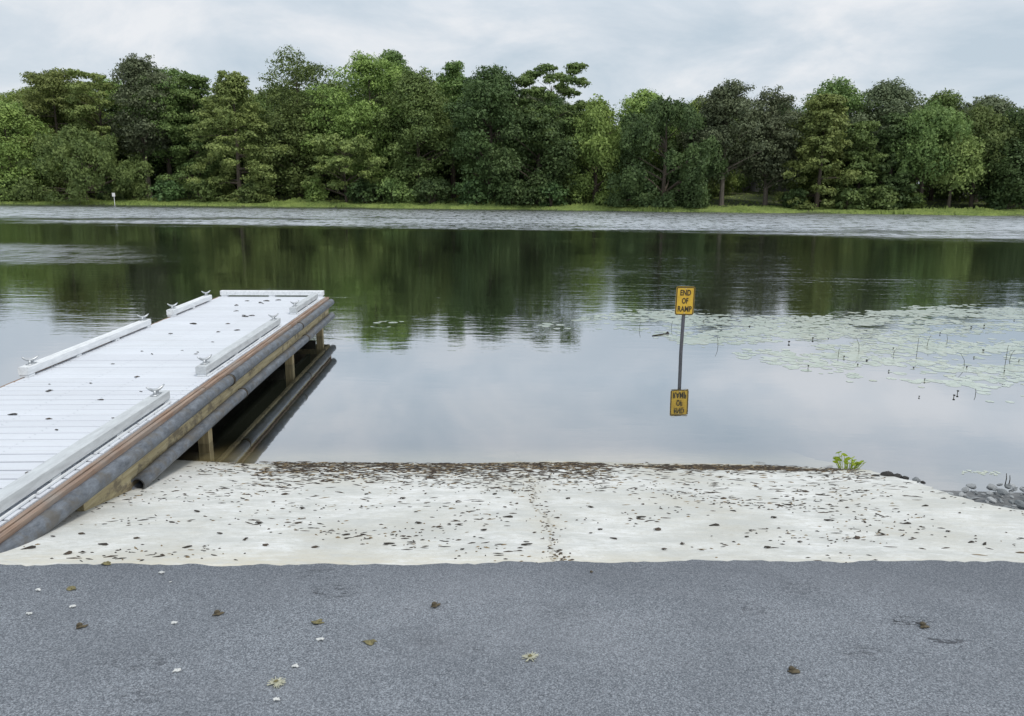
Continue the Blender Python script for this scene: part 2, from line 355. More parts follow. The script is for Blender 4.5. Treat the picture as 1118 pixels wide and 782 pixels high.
def near_z(x, y):
    if y < 3.0: z = 0.44
    else: z = 0.44 - (y - 3.0) * RS + 0.02
    if x > 3.2: z += 0.012 * sin(x * 5 + y * 3)
    return max(z, -3.0)
def terr_z(x, y):
    if y < 25: return near_z(x, y)
    return max(-3.0, far_z(x, y - shore(x)))
xs = sorted(set([-400, -300, -220, -170, -130, -110] + list(range(-95, 96, 5)) + [i * 1.0 for i in range(-12, 13)] + [110, 130, 170, 220, 300, 400]))
ys = sorted(set([-120, -60, -30, -15, -5, 0, 2, 2.9, 3.0] + [3.0 + 0.5 * i for i in range(1, 36)] + [22, 26, 40, 60, 68] + [70 + i * 1.0 for i in range(45)] + [120, 130, 145, 165, 200, 260, 340, 480]))
tb = MB(); nx = len(xs)
vs = [(x, y, terr_z(x, y)) for y in ys for x in xs]
fs = [(j * nx + i, j * nx + i + 1, (j + 1) * nx + i + 1, (j + 1) * nx + i) for j in range(len(ys) - 1) for i in range(nx - 1)]
tag(tb.add(vs, fs).build('terrain', M_TERR, smooth=True), kind='structure')

wb = MB(); wxs = [-400, -60, -12, 12, 60, 400]; wys = [3.4, 12, 40, 80, 110]
vs = [(x, y, 0) for y in wys for x in wxs]
fs = [(j * 6 + i, j * 6 + i + 1, (j + 1) * 6 + i + 1, (j + 1) * 6 + i) for j in range(4) for i in range(5)]
tag(wb.add(vs, fs).build('water', M_WATER), kind='structure')

# asphalt: a thin overlay with a ragged edge
ab = MB(); n = 900; front = []
for i in range(n + 1):
    x = -14 + 28 * i / n
    y = 3.125 + 0.029 * max(-6, min(6, x)) + 0.008 * sin(x * 2.1) + 0.007 * sin(x * 7.3 + 1) + 0.006 * sin(x * 23 + 2) + rnd.uniform(-0.007, 0.007)
    front.append((x, y))
for (x, y) in front: ab.v += [(x, -60, 0.55), (x, y - 0.012, 0.55), (x, y, 0.535), (x, y + 0.002, 0.50)]
for i in range(n):
    for j in range(3): ab.f.append((i * 4 + j, i * 4 + 4 + j, i * 4 + 5 + j, i * 4 + 1 + j))
for q in ab.f[:]: pass
ab.f = [tuple(reversed(q)) for q in ab.f]
ab.f = [tuple(reversed(q)) for q in ab.f]
tag(ab.build('asphalt_road', M_ASPH), kind='structure')

# concrete slab: right border is broken off
def slab_right(y): return float(np.interp(y, [2.9, 3.2, 3.8, 4.35, 4.5, 4.83, 5.29, 5.63, 5.92, 6.3, 8], [4.1, 3.9, 3.45, 3.14, 3.0, 2.94, 2.95, 2.86, 2.77, 2.6, 2.5]))
cb = MB(); ysl = [2.95 + 0.05 * i for i in range(0, 72)] + [6.6 + 0.4 * i for i in range(1, 9)]; ncol = 120
for y in ysl:
    xr = slab_right(y) + 0.015 * sin(y * 31) + 0.012 * sin(y * 57)
    for i in range(ncol + 1):
        x = -4.6 + (xr + 4.6) * i / ncol; cb.v.append((x, y, ramp_z(x, y)))
    cb.v.append((xr + 0.012, y, ramp_z(xr, y) - 0.13))
st = ncol + 2
for j in range(len(ysl) - 1):
    for i in range(ncol + 1): cb.f.append((j * st + i, j * st + i + 1, (j + 1) * st + i + 1, (j + 1) * st + i))
tag(cb.build('boat_ramp', M_CONC), kind='structure')
# crack filler along the middle joint (dark grit)
M_GRIT = simple('dark_grit', (0.10, 0.085, 0.06), 0.95, 0.4, 40)
M_LITTER = []
for nm, c in (('litter_dark', (0.030, 0.024, 0.018)), ('litter_brown', (0.055, 0.040, 0.028)), ('litter_tan', (0.20, 0.15, 0.085))):
    M_LITTER.append(simple(nm, c, 0.85, 0.35, 40))

# ------------------------------------------------------------------ dock
DECKZ = 0.55; DL = 8.60; HW = 0.78
dock = empty('boat_dock', (-3.225, 3.06, DECKZ), math.atan(0.047))
tag(dock, 'long white-planked boat dock with brown timber rim and grey pipe bumpers', 'dock')
d = MB(); bw = 0.1395; nb = int(DL / bw)
for i in range(nb):
    y0 = i * bw; g = rnd.uniform(0.007, 0.011); zt = rnd.uniform(-0.0015, 0.0015)
    xa = -HW + rnd.uniform(-0.003, 0.003); xb = HW + rnd.uniform(-0.003, 0.003)
    # plank with rounded long edges: section across y
    sec = [(y0 + g, -0.03), (y0 + g, -0.004), (y0 + g + 0.005, zt), (y0 + bw - g - 0.005, zt), (y0 + bw - g, -0.004), (y0 + bw - g, -0.03)]
    vs = [(xa, y, z) for y, z in sec] + [(xb, y, z) for y, z in sec]
    d.add(vs, [(k, k + 6, (k + 1) % 6 + 6, (k + 1) % 6) for k in range(6)] + [tuple(range(5, -1, -1)), tuple(range(6, 12))])
d.build('deck', M_DECK, dock)
DE = nb * bw
b = MB()
for i in range(nb):
    for xx in (-0.72, -0.17, 0.17, 0.72):
        for dy in (0.04, 0.10):
            q = 0.0045; cx, cy = xx + rnd.uniform(-.004, .004), i * bw + dy
            b.add([(cx + q * cos(a), cy + q * sin(a), 0.0022) for a in (0, 1.047, 2.094, 3.1416, 4.189, 5.236)], [(0, 1, 2, 3, 4, 5)])
tag(b.build('deck_screws', M_GALV, dock), kind='stuff')
for sx in (-1, 1):                                # brown rims
    b = MB()
    for (y0, y1) in ((0, 3.05), (3.054, 6.1), (6.104, DE)):
        xa, xb = sorted((sx * (HW + 0.005), sx * (HW + 0.030))); b.box(xa, xb, y0, y1, -0.17, -0.006, 0.003)
        xa, xb = sorted((sx * (HW + 0.033), sx * (HW + 0.060))); b.box(xa, xb, y0 + 0.01, y1 - 0.003, -0.15, -0.014, 0.003)
    b.build('timber_rim', M_BROWN, dock)
    b = MB()                                      # fascia beam of treated pine
    for (y0, y1) in ((1.02 if sx == 1 else 0.02, 4.4), (4.404, DE - 0.02)):
        xa, xb = sorted((sx * (HW + 0.010), sx * (HW + 0.050))); b.box(xa, xb, y0, y1, -0.36, -0.172, 0.004)
    b.build('fascia_beam', M_PINE, dock)
b = MB(); b.box(HW - 0.06, HW - 0.02, 0.02, 1.6, -0.5, -0.035); b.build('shade_board', M_SHADEW, dock)  # added dark board, its colour stands for shade under the near end
b = MB(); b.box(-HW - 0.05, HW + 0.05, DE + 0.004, DE + 0.044, -0.20, -0.012); b.build('timber_rim', M_BROWN, dock)
b = MB(); b.box(-HW - 0.03, HW + 0.03, DE + 0.002, DE + 0.036, -0.36, -0.203); b.build('fascia_beam', M_PINE, dock)
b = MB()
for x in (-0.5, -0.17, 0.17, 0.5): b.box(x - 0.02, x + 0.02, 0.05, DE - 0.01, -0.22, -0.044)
b.build('joists', M_SHADEW, dock)  # joist colour carries the under-dock shade
b = MB(); b.box(-HW + 0.01, HW - 0.01, 0.02, DE - 0.01, -0.042, -0.033); b.build('shade_sheet', M_SHADEW, dock)  # added dark sheet, stops light through the plank gaps and paints them shaded
PR = 0.049; PX = HW + 0.060 + 0.022
def pipe(y0, y1, z, name='bumper_pipe', sag=0):
    b = MB(); n = 14; pts = []
    for i in range(n + 1):
        t = i / n; pts.append((PX + 0.004 * sin(t * 5 + y0), y0 + (y1 - y0) * t, z - sag * sin(pi * t) + 0.003 * sin(t * 9)))
    # open pipe wall
    b.tube(pts, PR, 18, cap=False)
    b.tube([pts[0], (pts[0][0], pts[0][1] + 0.12, pts[0][2])], PR * 0.82, 18, cap=False)
    rimv = len(b.v)
    for k in range(18): b.f.append((k, (k + 1) % 18, (n + 1) * 18 + (k + 1) % 18, (n + 1) * 18 + k))
    o = b.build(name, M_PIPE, dock, smooth=True)
    return o
p1 = pipe(0.06, 3.62, -0.088); p2 = pipe(3.64, DE + 0.03, -0.088)
p3 = pipe(1.62, 3.95, -0.300); p4 = pipe(3.97, DE + 0.04, -0.300)
for par, y in ((p1, 3.60), (p3, 3.93), (p2, 6.4), (p4, 6.7)):
    b = MB(); z = -0.088 if par in (p1, p2) else -0.300
    b.tube([(PX, y - 0.012, z), (PX, y + 0.012, z)], PR + 0.006, 18); b.build('strap', M_SBLACK, par, True)
b = MB(); b.tube([(PX, 0.19, -0.088), (PX, 0.2, -0.088)], PR * 0.8, 16); b.build('pipe_shade_disc', M_BLACKH, dock)  # black disc stands for the shade inside the open upper pipe
b = MB(); b.tube([(PX, 1.75, -0.300), (PX, 1.76, -0.300)], PR * 0.8, 16); b.build('pipe_shade_disc', M_BLACKH, dock)  # same painted shade inside the lower pipe
# posts and cross braces
for y in (1.02, 3.20, 6.27, 8.18):
    for sx in (-1, 1):
        b = MB(); wz = 0.20 if y == 1.02 and sx == 1 else 0.10
        x = sx * (HW - 0.045); xa, xb = x - 0.045, x + 0.045
        bot = -0.50 if y < 1.5 else -1.75
        b.box(xa, xb, y, y + wz, bot, -0.04); b.build('post', M_POSTW if sx == 1 else M_SHADEW, dock)  # left row has shade painted into its colour, right row plain timber
    if y > 2:
        b = MB(); b.box(-HW - 0.02, HW - 0.1, y - 0.045, y - 0.004, -0.49, -0.362); b.build('cross_brace', M_SHADEW, dock)
# kick rails
def rail(x, y0, y1, cleats, along=True):
    b = MB()
    if along: b.box(x - 0.045, x + 0.045, y0, y1, 0.022, 0.090, 0.006)
    else:
        vs0 = len(b.v); b.box(y0 - 0.045, y0 + 0.045, -x, x, 0.022, 0.090, 0.006)
        b.v[vs0:] = [(q[1], q[0], q[2]) for q in b.v[vs0:]]; b.f = [tuple(reversed(f)) for f in b.f]
    r = b.build('kick_rail', M_RAILG if (along and x > 0) else M_RAIL, dock)
    L_ = (y1 - y0) if along else 2 * x; nbk = max(3, int(L_ / 0.75) + 1)
    for i in range(nbk):
        t = i / (nbk - 1)
        b = MB()
        if along:
            c = y0 + 0.05 + (L_ - 0.1) * t; b.box(x - 0.04, x + 0.04, c - 0.045, c + 0.045, 0.002, 0.0205)
        else:
            c = -x + 0.06 + (L_ - 0.12) * t; b.box(c - 0.045, c + 0.045, y0 - 0.04, y0 + 0.04, 0.002, 0.0205)
        b.build('block', M_RAIL, r)
    if along and x > 0:                            # aluminium edge strip, in lengths, under the outer side
        yy = y0
        b = MB()
        while yy < y1 - 0.1:
            e_ = min(yy + 0.62, y1); b.box(x + 0.050, x + 0.062, yy, e_ - 0.03, 0.003, 0.014); yy = e_
        b.build('edge_strip', M_RAIL, r)
    for cy in cleats:
        b = MB(); n = 6
        for sgn in (-1, 1): b.tube([(x, cy + sgn * 0.022, 0.090), (x, cy + sgn * 0.020, 0.127)], [0.015, 0.010], 8)
        b.box(x - 0.022, x + 0.022, cy - 0.05, cy + 0.05, 0.0905, 0.098)
        pts = [(x + t * 0.045, cy + t * 0.05, 0.126 + 0.034 * t * t) for t in (-1, -0.75, -0.4, 0, 0.4, 0.75, 1)]
        b.tube(pts, [0.005, 0.009, 0.012, 0.013, 0.012, 0.009, 0.005], 8)
        b.build('cleat', M_GALV, r, True)
    return r
RX = HW - 0.085
rail(RX, 0.12, 2.58, [2.44])
rail(RX, 3.38, 5.98, [3.50, 5.84])
rail(RX, 6.80, 8.20, [6.92])
rail(-HW - 0.005, 3.36, 5.89, [3.49, 5.79])
rail(-HW - 0.005, 6.58, 8.02, [6.68, 7.92])
rail(0.765, 8.50, 0, [], along=False)

# ------------------------------------------------------------------ end of ramp sign
sx_, sy_ = ground(743.6, 385, 0)
sg = empty('warning_sign', (sx_, sy_, 0), radians(4)); tag(sg, 'yellow END OF RAMP sign on a thin grey post standing in the water', 'sign')
sg.rotation_euler = (radians(0.0), radians(0.9), radians(3))
PT = 0.885; SH = 0.385; SWD = 0.255
b = MB(); b.box(-0.017, 0.017, -0.003, 0.003, -1.0, PT - 0.05)
for s_ in (-1, 1): b.box(s_ * 0.018 - 0.003, s_ * 0.018 + 0.003, 0.0, 0.024, -1.0, PT - 0.052)
post = b.build('post', M_SPOST, sg)
def rrect(w_, h_, r, z0, y0, y1):
    pts = []
    for cx, cz, a0 in ((w_ / 2 - r, h_ / 2 - r, 0), (-w_ / 2 + r, h_ / 2 - r, 90), (-w_ / 2 + r, -h_ / 2 + r, 180), (w_ / 2 - r, -h_ / 2 + r, 270)):
        for k_ in range(6):
            a = radians(a0 + k_ * 18); pts.append((cx + r * cos(a), cz + r * sin(a)))
    n = len(pts); vs = [(x, y0, z + z0) for x, z in pts] + [(x, y1, z + z0) for x, z in pts]
    return vs, [tuple(range(n)), tuple(range(2 * n - 1, n - 1, -1))] + [(i, i + n, (i + 1) % n + n, (i + 1) % n) for i in range(n)], n
zc = PT - SH / 2 + 0.02
b = MB(); vs, fs, n = rrect(SWD, SH, 0.025, zc, -0.010, -0.006); b.add(vs, fs); b.build('sign_panel', M_YEL, sg)
b = MB(); v1, _, n = rrect(SWD - 0.008, SH - 0.008, 0.022, zc, -0.0125, -0.0125); v2, _, n = rrect(SWD - 0.032, SH - 0.032, 0.014, zc, -0.0125, -0.0125)
b.v = v1[:n] + v2[:n]; b.f = [(i, (i + 1) % n, (i + 1) % n + n, i + n) for i in range(n)]
b.build('sign_border', M_SBLACK, sg)
for i, wd in enumerate(('END', 'OF', 'RAMP')):
    cu = bpy.data.curves.new('lettering', 'FONT'); cu.body = wd; cu.size = 0.105; cu.align_x = 'CENTER'; cu.align_y = 'CENTER'
    cu.extrude = 0.0008; cu.offset = 0.0028; cu.space_character = 1.02
    to = bpy.data.objects.new('tmp_text', cu); COL.objects.link(to)
    dg = bpy.context.evaluated_depsgraph_get(); me = bpy.data.meshes.new_from_object(to.evaluated_get(dg))
    COL.objects.unlink(to); bpy.data.objects.remove(to)
    me.materials.clear(); me.materials.append(M_SBLACK); me.name = 'lettering'
    xs_ = [q.co.x for q in me.vertices]; wid = max(xs_) - min(xs_); mw = {'END': 0.145, 'OF': 0.085, 'RAMP': 0.19}[wd]
    to = bpy.data.objects.new('lettering', me); COL.objects.link(to); to.parent = sg
    to.rotation_euler = (pi / 2, 0, 0); to.scale = (mw / wid, 1.0, 1); to.location = (0, -0.0125, zc + (0.108, -0.002, -0.112)[i])
for z in (zc + 0.165, zc - 0.165):
    b = MB(); b.tube([(0, -0.016, z), (0, -0.006, z)], 0.006, 8); b.build('bolt', M_GALV, sg)

# ------------------------------------------------------------------ litter on ramp, dock and asphalt
def surf(x, y): return 0.55 if y < 3.11 else ramp_z(x, y)
def leafbit(l, wd, h, seed):
    """a curled dead leaf / bark bit, irregular outline with thickness"""
    r = random.Random(seed); b = MB(); n = r.choice((9, 10, 11)); top = []; bot = []
    for i in range(n):
        a = 2 * pi * i / n; q = r.uniform(0.45, 1.2)
        x = cos(a) * l * q / 2; y = sin(a) * wd * q / 2 + 0.15 * x
        z = h * 0.55 * r.random() ** 2
        top.append((x, y, z + 0.003)); bot.append((x, y, z))
    b.v = top + [(0, 0, h * 0.6 + 0.004)] + bot + [(0, 0, h * 0.5)]
    for i in range(n): b.f.append((i, (i + 1) % n, n)); b.f.append((n + 1 + (i + 1) % n, n + 1 + i, 2 * n + 1)); b.f.append((i, n + 1 + i, n + 1 + (i + 1) % n, (i + 1) % n))
    return b
BITS = []
for i in range(9):
    mt = M_LITTER[(0, 0, 1)[i % 3]]
    b = leafbit(0.06 * (0.7 + 0.6 * (i % 4) / 3), 0.022 + 0.006 * (i % 3), 0.010 + 0.003 * (i % 3), i * 13 + 1)
    me = bpy.data.meshes.new('dead_leaf'); me.from_pydata(b.v, [], b.f); me.materials.append(mt); BITS.append(me)
def bit(x, y, z, sc, rz, label, group, name='dead_leaf', cat='leaf', me=None):
    o = bpy.data.objects.new(name, me or rnd.choice(BITS)); COL.objects.link(o)
    o.location = (x, y, z); o.scale = (sc, sc, sc); o.rotation_euler = (0, 0, rz)
    return tag(o, label, cat, group)
# countable larger bits on the ramp, some at spots seen in the photo
spots = [(32, 601), (75, 607), (90, 585), (58, 588), (188, 572), (113, 597), (283, 573), (290, 598), (312, 540), (330, 556), (378, 586), (425, 596), (457, 573), (480, 577), (400, 540), (352, 516),
         (440, 545), (500, 549), (528, 581), (555, 566), (575, 597), (600, 520), (645, 555), (655, 580), (718, 580), (700, 566), (725, 602), (745, 596), (790, 545), (845, 567), (873, 594), (905, 570),
         (981, 560), (990, 573), (935, 590), (960, 581), (1060, 594), (1075, 596), (1010, 553), (880, 537), (760, 535), (815, 588), (670, 590), (240, 585), (215, 560), (265, 545), (205, 600), (150, 590),
         (345, 600), (505, 602), (540, 540), (620, 545), (860, 552), (925, 555), (1035, 582), (780, 575), (838, 600)]
for (px, py) in spots:
    z = 0.25
    for _ in range(4):
        x, y = ground(px, py, z); z = surf(x, y)
    bit(x, y, z + 0.002, rnd.uniform(0.5, 0.95), rnd.gauss(0, 0.35), 'small curled dark dead leaf lying loose on the pale concrete ramp', 'dead leaves scattered on the ramp')
NLIT = 130
from mathutils import noise as mn
k_ = 0
while k_ < NLIT:
    x = rnd.uniform(-2.3, 3.6); y = 3.2 + 2.6 * rnd.random() ** 0.8
    if x > slab_right(y) - 0.1 or x < -2.35 - 0.047 * (y - 3) or mn.noise(Vector((x * 0.9, y * 2, 5))) < rnd.uniform(-0.35, 0.3): continue
    bit(x, y, surf(x, y) + 0.002, rnd.uniform(0.18, 0.5), rnd.gauss(0, 0.4), 'small curled dark dead leaf lying loose on the pale concrete ramp', 'dead leaves scattered on the ramp'); k_ += 1
# strand line and crumbs: uncountable
def litter_cloud(pts, name, mat, label, lmin, lmax):
    b = MB()
    for (x, y, z, L_) in pts:
        a = rnd.gauss(0, 0.30); l = L_ * rnd.uniform(lmin, lmax); wd = rnd.uniform(0.002, 0.0065); h = rnd.uniform(0.001, 0.006)
        ca, sa = cos(a), sin(a); bend = rnd.uniform(-0.25, 0.25) * l
        q = []
        for t, ww in ((-0.5, 0.3), (0.0, 1.0), (0.5, 0.25)):
            cx = t * l; cy = bend * (0.25 - t * t)
            for s_, zz in ((-1, 0), (1, 0), (0, h)):
                lx, ly = cx, cy + s_ * wd * ww
                q.append((x + lx * ca - ly * sa, y + lx * sa + ly * ca, z + zz * ww + 0.0015))
        fs = []
        for i in range(2):
            for j in range(3): fs.append((i * 3 + j, i * 3 + (j + 1) % 3, i * 3 + 3 + (j + 1) % 3, i * 3 + 3 + j))
        fs += [(0, 2, 1), (6, 7, 8)]
        b.add(q, fs)
    return tag(b.build(name, mat), label, 'leaf litter', kind='stuff')
P = [[], [], []]
for _ in range(3600):                             # band near the waterline, left half and the heap right of centre
    u = rnd.random()
    if u < 0.52: x = rnd.uniform(-1.9, 0.75); y = 5.88 - abs(rnd.gauss(0, 0.34)) - 0.02
    elif u < 0.80: x = rnd.gauss(1.75, 0.42); y = 5.72 + rnd.gauss(0, 0.06)
    else: x = rnd.uniform(-2.3, 2.9); y = 5.86 - abs(rnd.gauss(0, 0.6))
    if y > 5.95 or x > slab_right(y) - 0.05: continue
    P[rnd.choice((0, 0, 1, 1, 2))].append((x, y, max(0.002, ramp_z(x, y)), 1.5))
for _ in range(6500):
    x = rnd.uniform(-2.5, 4.0); y = rnd.uniform(3.14, 5.85)
    if x > slab_right(y) - 0.05 or mn.noise(Vector((x * 1.3, y * 2.6, 1))) + 0.10 * (y - 4.3) < rnd.uniform(-0.2, 0.45): continue
    P[rnd.choice((0, 0, 1, 2))].append((x, y, ramp_z(x, y), 0.45 if rnd.random() < 0.75 else 1.0))
for _ in range(230):                              # grit in the middle joint
    y = 3.14 + 2.3 * rnd.random() ** 1.6
    if rnd.random() < 0.25: continue
    x = 0.24 - 0.06 * (y - 3.1) + rnd.gauss(0, 0.028) + 0.02 * sin(y * 5)
    P[rnd.choice((1, 1, 2))].append((x, y, ramp_z(x, y), 0.35))
litter_cloud(P[0], 'leaf_litter', M_LITTER[0], 'dark leaf and twig litter strewn over the concrete ramp', 0.012, 0.06)
litter_cloud(P[1], 'leaf_litter', M_LITTER[1], 'brown twig litter strewn over the concrete ramp, thickest at the waterline', 0.012, 0.075)
litter_cloud(P[2], 'leaf_litter', M_LITTER[2], 'tan crumbs of leaf strewn over the concrete ramp', 0.012, 0.05)
# leaves on the dock deck
dspots = [(14, 453), (55, 427), (52, 428), (54, 420), (99, 419), (54, 458), (30, 517), (154, 428), (124, 457), (155, 384), (166, 387), (211, 354), (216, 385), (232, 374), (238, 363), (266, 345), (268, 346), (258, 340), (275, 345),
          (258, 334), (284, 331), (287, 332), (270, 329), (291, 329), (304, 328), (259, 361), (249, 354), (123, 398), (199, 383), (214, 387), (186, 365), (30, 548), (62, 470), (90, 505), (110, 437), (150, 412)]
M_DL = [simple('dry_leaf', (0.12, 0.10, 0.085), 0.85, 0.3, 40)]
for (px, py) in dspots:
    x, y = ground(px, py, DECKZ)
    bit(x, y, DECKZ + 0.002, rnd.uniform(0.7, 1.3) * (1.1 if y > 8 else 0.7), rnd.gauss(0, 0.4), 'small dark dead leaf lying on the white planks of the dock', 'dead leaves scattered on the dock deck')
# bits on the asphalt
M_PETAL = simple('white_petal', (0.58, 0.59, 0.58), 0.6, 0.1, 40); M_POD = simple('brown_pod', (0.07, 0.055, 0.03), 0.7, 0.5, 60); M_OLIVE = simple('olive_leaf', (0.17, 0.15, 0.07), 0.7, 0.45, 60); M_FLUFF = simple('tan_fluff', (0.42, 0.42, 0.33), 0.9, 0.3, 60)
def feather(seed):
    r = random.Random(seed); b = leafbit(0.030, 0.020, 0.010, seed); b2 = leafbit(0.02, 0.013, 0.012, seed + 3)
    b.add([(q[0] + 0.010, q[1] - 0.008, q[2] + 0.004) for q in b2.v], b2.f); return b
asp = [(31, 671, 'w', 'white curled petal nearest the left edge of the asphalt'), (79, 663, 'w', 'white petal on the asphalt between a brown pod and a tan seed tuft'), (41, 645, 'w', 'small white petal on the asphalt near the ramp, leftmost of the far ones'),
       (186, 636, 'w', 'tiny white fleck on the asphalt close to the ramp edge'), (190, 681, 'w', 'bright white bent petal on the asphalt right of the brown pod'), (349, 699, 'w', 'white petal on the asphalt just below a tan seed tuft'), (322, 728, 'w', 'thin white petal lying above the pale tuft on the asphalt'),
       (301, 765, 'w', 'white petal at the lower edge of the picture, nearest the camera'), (176, 626, 'w', 'white petal at the joint between asphalt and ramp'), (193, 733, 'w', 'thin pale feather on the worn patch of asphalt'),
       (77, 644, 'o', 'flat olive brown leaf on the asphalt below the ramp edge'), (87, 685, 'p', 'small brown seed pod on the asphalt at left'), (237, 671, 'p', 'curled brown leaf on the asphalt, middle of the left half'),
       (346, 681, 'o', 'tan and olive seed tuft on the asphalt above a white petal'), (403, 703, 'o', 'green and brown leaf tuft on the asphalt, left of centre'), (474, 662, 'p', 'pale and brown curled leaf on the asphalt near the centre'),
       (579, 719, 'f', 'pale fluffy tuft with a brown middle on the asphalt at centre'), (302, 747, 'f', 'pale fluffy tuft on the asphalt just above the nearest white petal'), (864, 733, 'p', 'round dark olive pod on the asphalt at lower right'),
       (1007, 684, 'p', 'dark pod beside the cracked patch on the asphalt at right'), (115, 617, 'o', 'olive leaf caught at the left end of the asphalt edge'), (645, 625, 'p', 'tiny dark pod on the asphalt just below the ramp')]
for i, (px, py, t, lab) in enumerate(asp):
    x, y = ground(px, py, 0.55)
    rz = rnd.uniform(-0.6, 0.6)
    if t == 'w': b = feather(50 + i); o = b.build('white_petal', M_PETAL); cat = 'petal'
    elif t == 'p':
        b = MB(); b.tube([(-0.017, 0, 0.012), (-0.010, 0, 0.013), (0, 0.002, 0.014), (0.011, 0, 0.013), (0.017, 0, 0.012)], [0.004, 0.011, 0.0135, 0.011, 0.004], 10)
        b.tube([(0.015, 0, 0.013), (0.028, 0.004, 0.022)], [0.003, 0.0015], 6)
        lb = leafbit(0.055, 0.030, 0.010, 90 + i); b.v = [(q[0] * .7, q[1] * .8, q[2] * .75) for q in b.v]; b.add([(q[0] + .006, q[1] - .008, q[2] + .001) for q in lb.v], lb.f); o = b.build('seed_pod', M_POD); cat = 'seed pod'
    elif t == 'o':
        b = leafbit(0.055, 0.028, 0.012, 70 + i); b2 = leafbit(0.04, 0.02, 0.014, 170 + i); b.add([(q[0] * .8 + .01, q[1] + .008, q[2] + .004) for q in b2.v], b2.f); o = b.build('curled_leaf', M_OLIVE); cat = 'leaf'
    else:
        o = empty('seed_tuft', (0, 0, 0)); cat = 'seed tuft'
        b = MB(); r = random.Random(i)
        for q in range(46):
            a = r.uniform(0, 2 * pi); l = r.uniform(0.018, 0.036); b.tube([(0, 0, 0.004), (cos(a) * l, sin(a) * l, r.uniform(0.002, 0.012))], [0.0028, 0.0012], 4)
        b.build('fluff', M_FLUFF, o); leafbit(0.02, 0.014, 0.008, i).build('core', M_OLIVE, o, loc=(0, 0, 0.008))
    if t == 'o' : o['cc'] = 1; del o['cc']
    o.location = (x, y, 0.5515); o.rotation_euler = (0, 0, rz); s_ = {'w': 0.85, 'p': 0.85, 'o': 0.95, 'f': 0.9}[t]
    if px in (186, 645): s_ *= 0.4
    o.scale = (s_,) * 3; tag(o, lab, cat)

# ------------------------------------------------------------------ rocks
M_ROCK = []
for i, c in enumerate(((0.20, 0.215, 0.225), (0.28, 0.295, 0.305), (0.36, 0.375, 0.385))):
    M_ROCK.append(simple('grey_rock', c, 0.85, 0.35, 14, bump=0.6, bd=0.01))
def rock_mesh(seed, mat):
    r = np.random.RandomState(seed); import bmesh
    bm = bmesh.new(); bmesh.ops.create_icosphere(bm, subdivisions=2, radius=1.0)
    pl = r.normal(size=(9, 3)); pl /= np.linalg.norm(pl, axis=1)[:, None]; dd = r.uniform(0.55, 0.85, 9)
    for v_ in bm.verts:
        p = np.array(v_.co)
        for q in range(9):
            t = p @ pl[q]
            if t > dd[q]: p = p - pl[q] * (t - dd[q])
        v_.co = Vector(p * np.array([1.0, 0.8, 0.6]))
    me = bpy.data.meshes.new('rock'); bm.to_mesh(me); bm.free(); me.materials.append(mat); return me
RM = [rock_mesh(i, M_ROCK[i % 3]) for i in range(9)]
def rock(x, y, z, s, label, group=None):
    o = bpy.data.objects.new('rock', rnd.choice(RM)); COL.objects.link(o); o.location = (x, y, z); o.scale = (s, s * rnd.uniform(0.7, 1.1), s * rnd.uniform(0.6, 1))
    o.rotation_euler = (rnd.uniform(-.4, .4), rnd.uniform(-.4, .4), rnd.uniform(0, 6.28)); return tag(o, label, 'rock', group)
cnt = 0
while cnt < 290:
    x = rnd.uniform(2.9, 4.3); y = rnd.uniform(4.1, 5.22)
    if x < slab_right(y) - 0.02 * 0 or y > 5.05 + 0.35 * (x - 2.95): continue
    s = rnd.choice((1, 1, 1, 1.5)) * rnd.uniform(0.014, 0.029)
    rock(x, y, near_z(x, y) + s * 0.3 + 0.02 + rnd.random() * 0.05, s, 'broken grey riprap stone in the pile beside the ramp', 'riprap stones beside the ramp'); cnt += 1
z = 0.2; x, y = ground(1113, 564, z); rock(x, y, surf(x, y) + 0.02, 0.045, 'lone grey stone lying on the concrete near the right edge, apart from the pile')
# broken slab corner with hollow underneath
M_WETR = simple('wet_dark_concrete', (0.030, 0.028, 0.026), 0.6, 0.4, 14, bump=0.8, bd=0.01)
bx_, by_ = ground(968, 523, 0.03)
o = bpy.data.objects.new('concrete_chunk', rock_mesh(33, M_WETR)); COL.objects.link(o); o.location = (bx_, by_, 0.062); o.scale = (0.055, 0.045, 0.055); o.rotation_euler = (0, 0.1, -0.2)
tag(o, 'largest dark wet broken chunk at the far right corner of the ramp', 'rubble')
for i, (px, py, s) in enumerate(((989, 522, 0.03), (1000, 524, 0.035), (1008, 527, 0.022), (956, 521, 0.035), (979, 521, 0.045))):
    x, y = ground(px, py, 0.05); o = bpy.data.objects.new('concrete_chunk', rock_mesh(40 + i, M_WETR if i != 1 else M_ROCK[0])); COL.objects.link(o); o.location = (x, y, 0.05); o.scale = (s, s, s * 1.1)
    tag(o, ('small dark lump beside the broken chunk at the ramp corner', 'middle grey lump right of the dark chunk at the ramp corner', 'smallest dark lump at the water beyond the ramp corner', 'low dark lump at the left end of the broken ramp corner', 'blocky dark lump right against the main broken chunk at the ramp corner')[i], 'rubble')
# dead stalks in the rocks
for i, (px, h_) in enumerate(((1097, 0.10), (1101, 0.085))):
    x, y = ground(px, 531, 0.04); b = MB(); b.tube([(0, 0, 0), (0.004, 0, h_ * 0.6), (0.0, 0.003, h_)], [0.004, 0.003, 0.002], 6); o = b.build('dead_stalk', M_LITTER[0], loc=(x, y, 0.04))
    tag(o, ('left dead stalk upright among the grey stones', 'right dead stalk upright among the grey stones')[i], 'plant stalk')

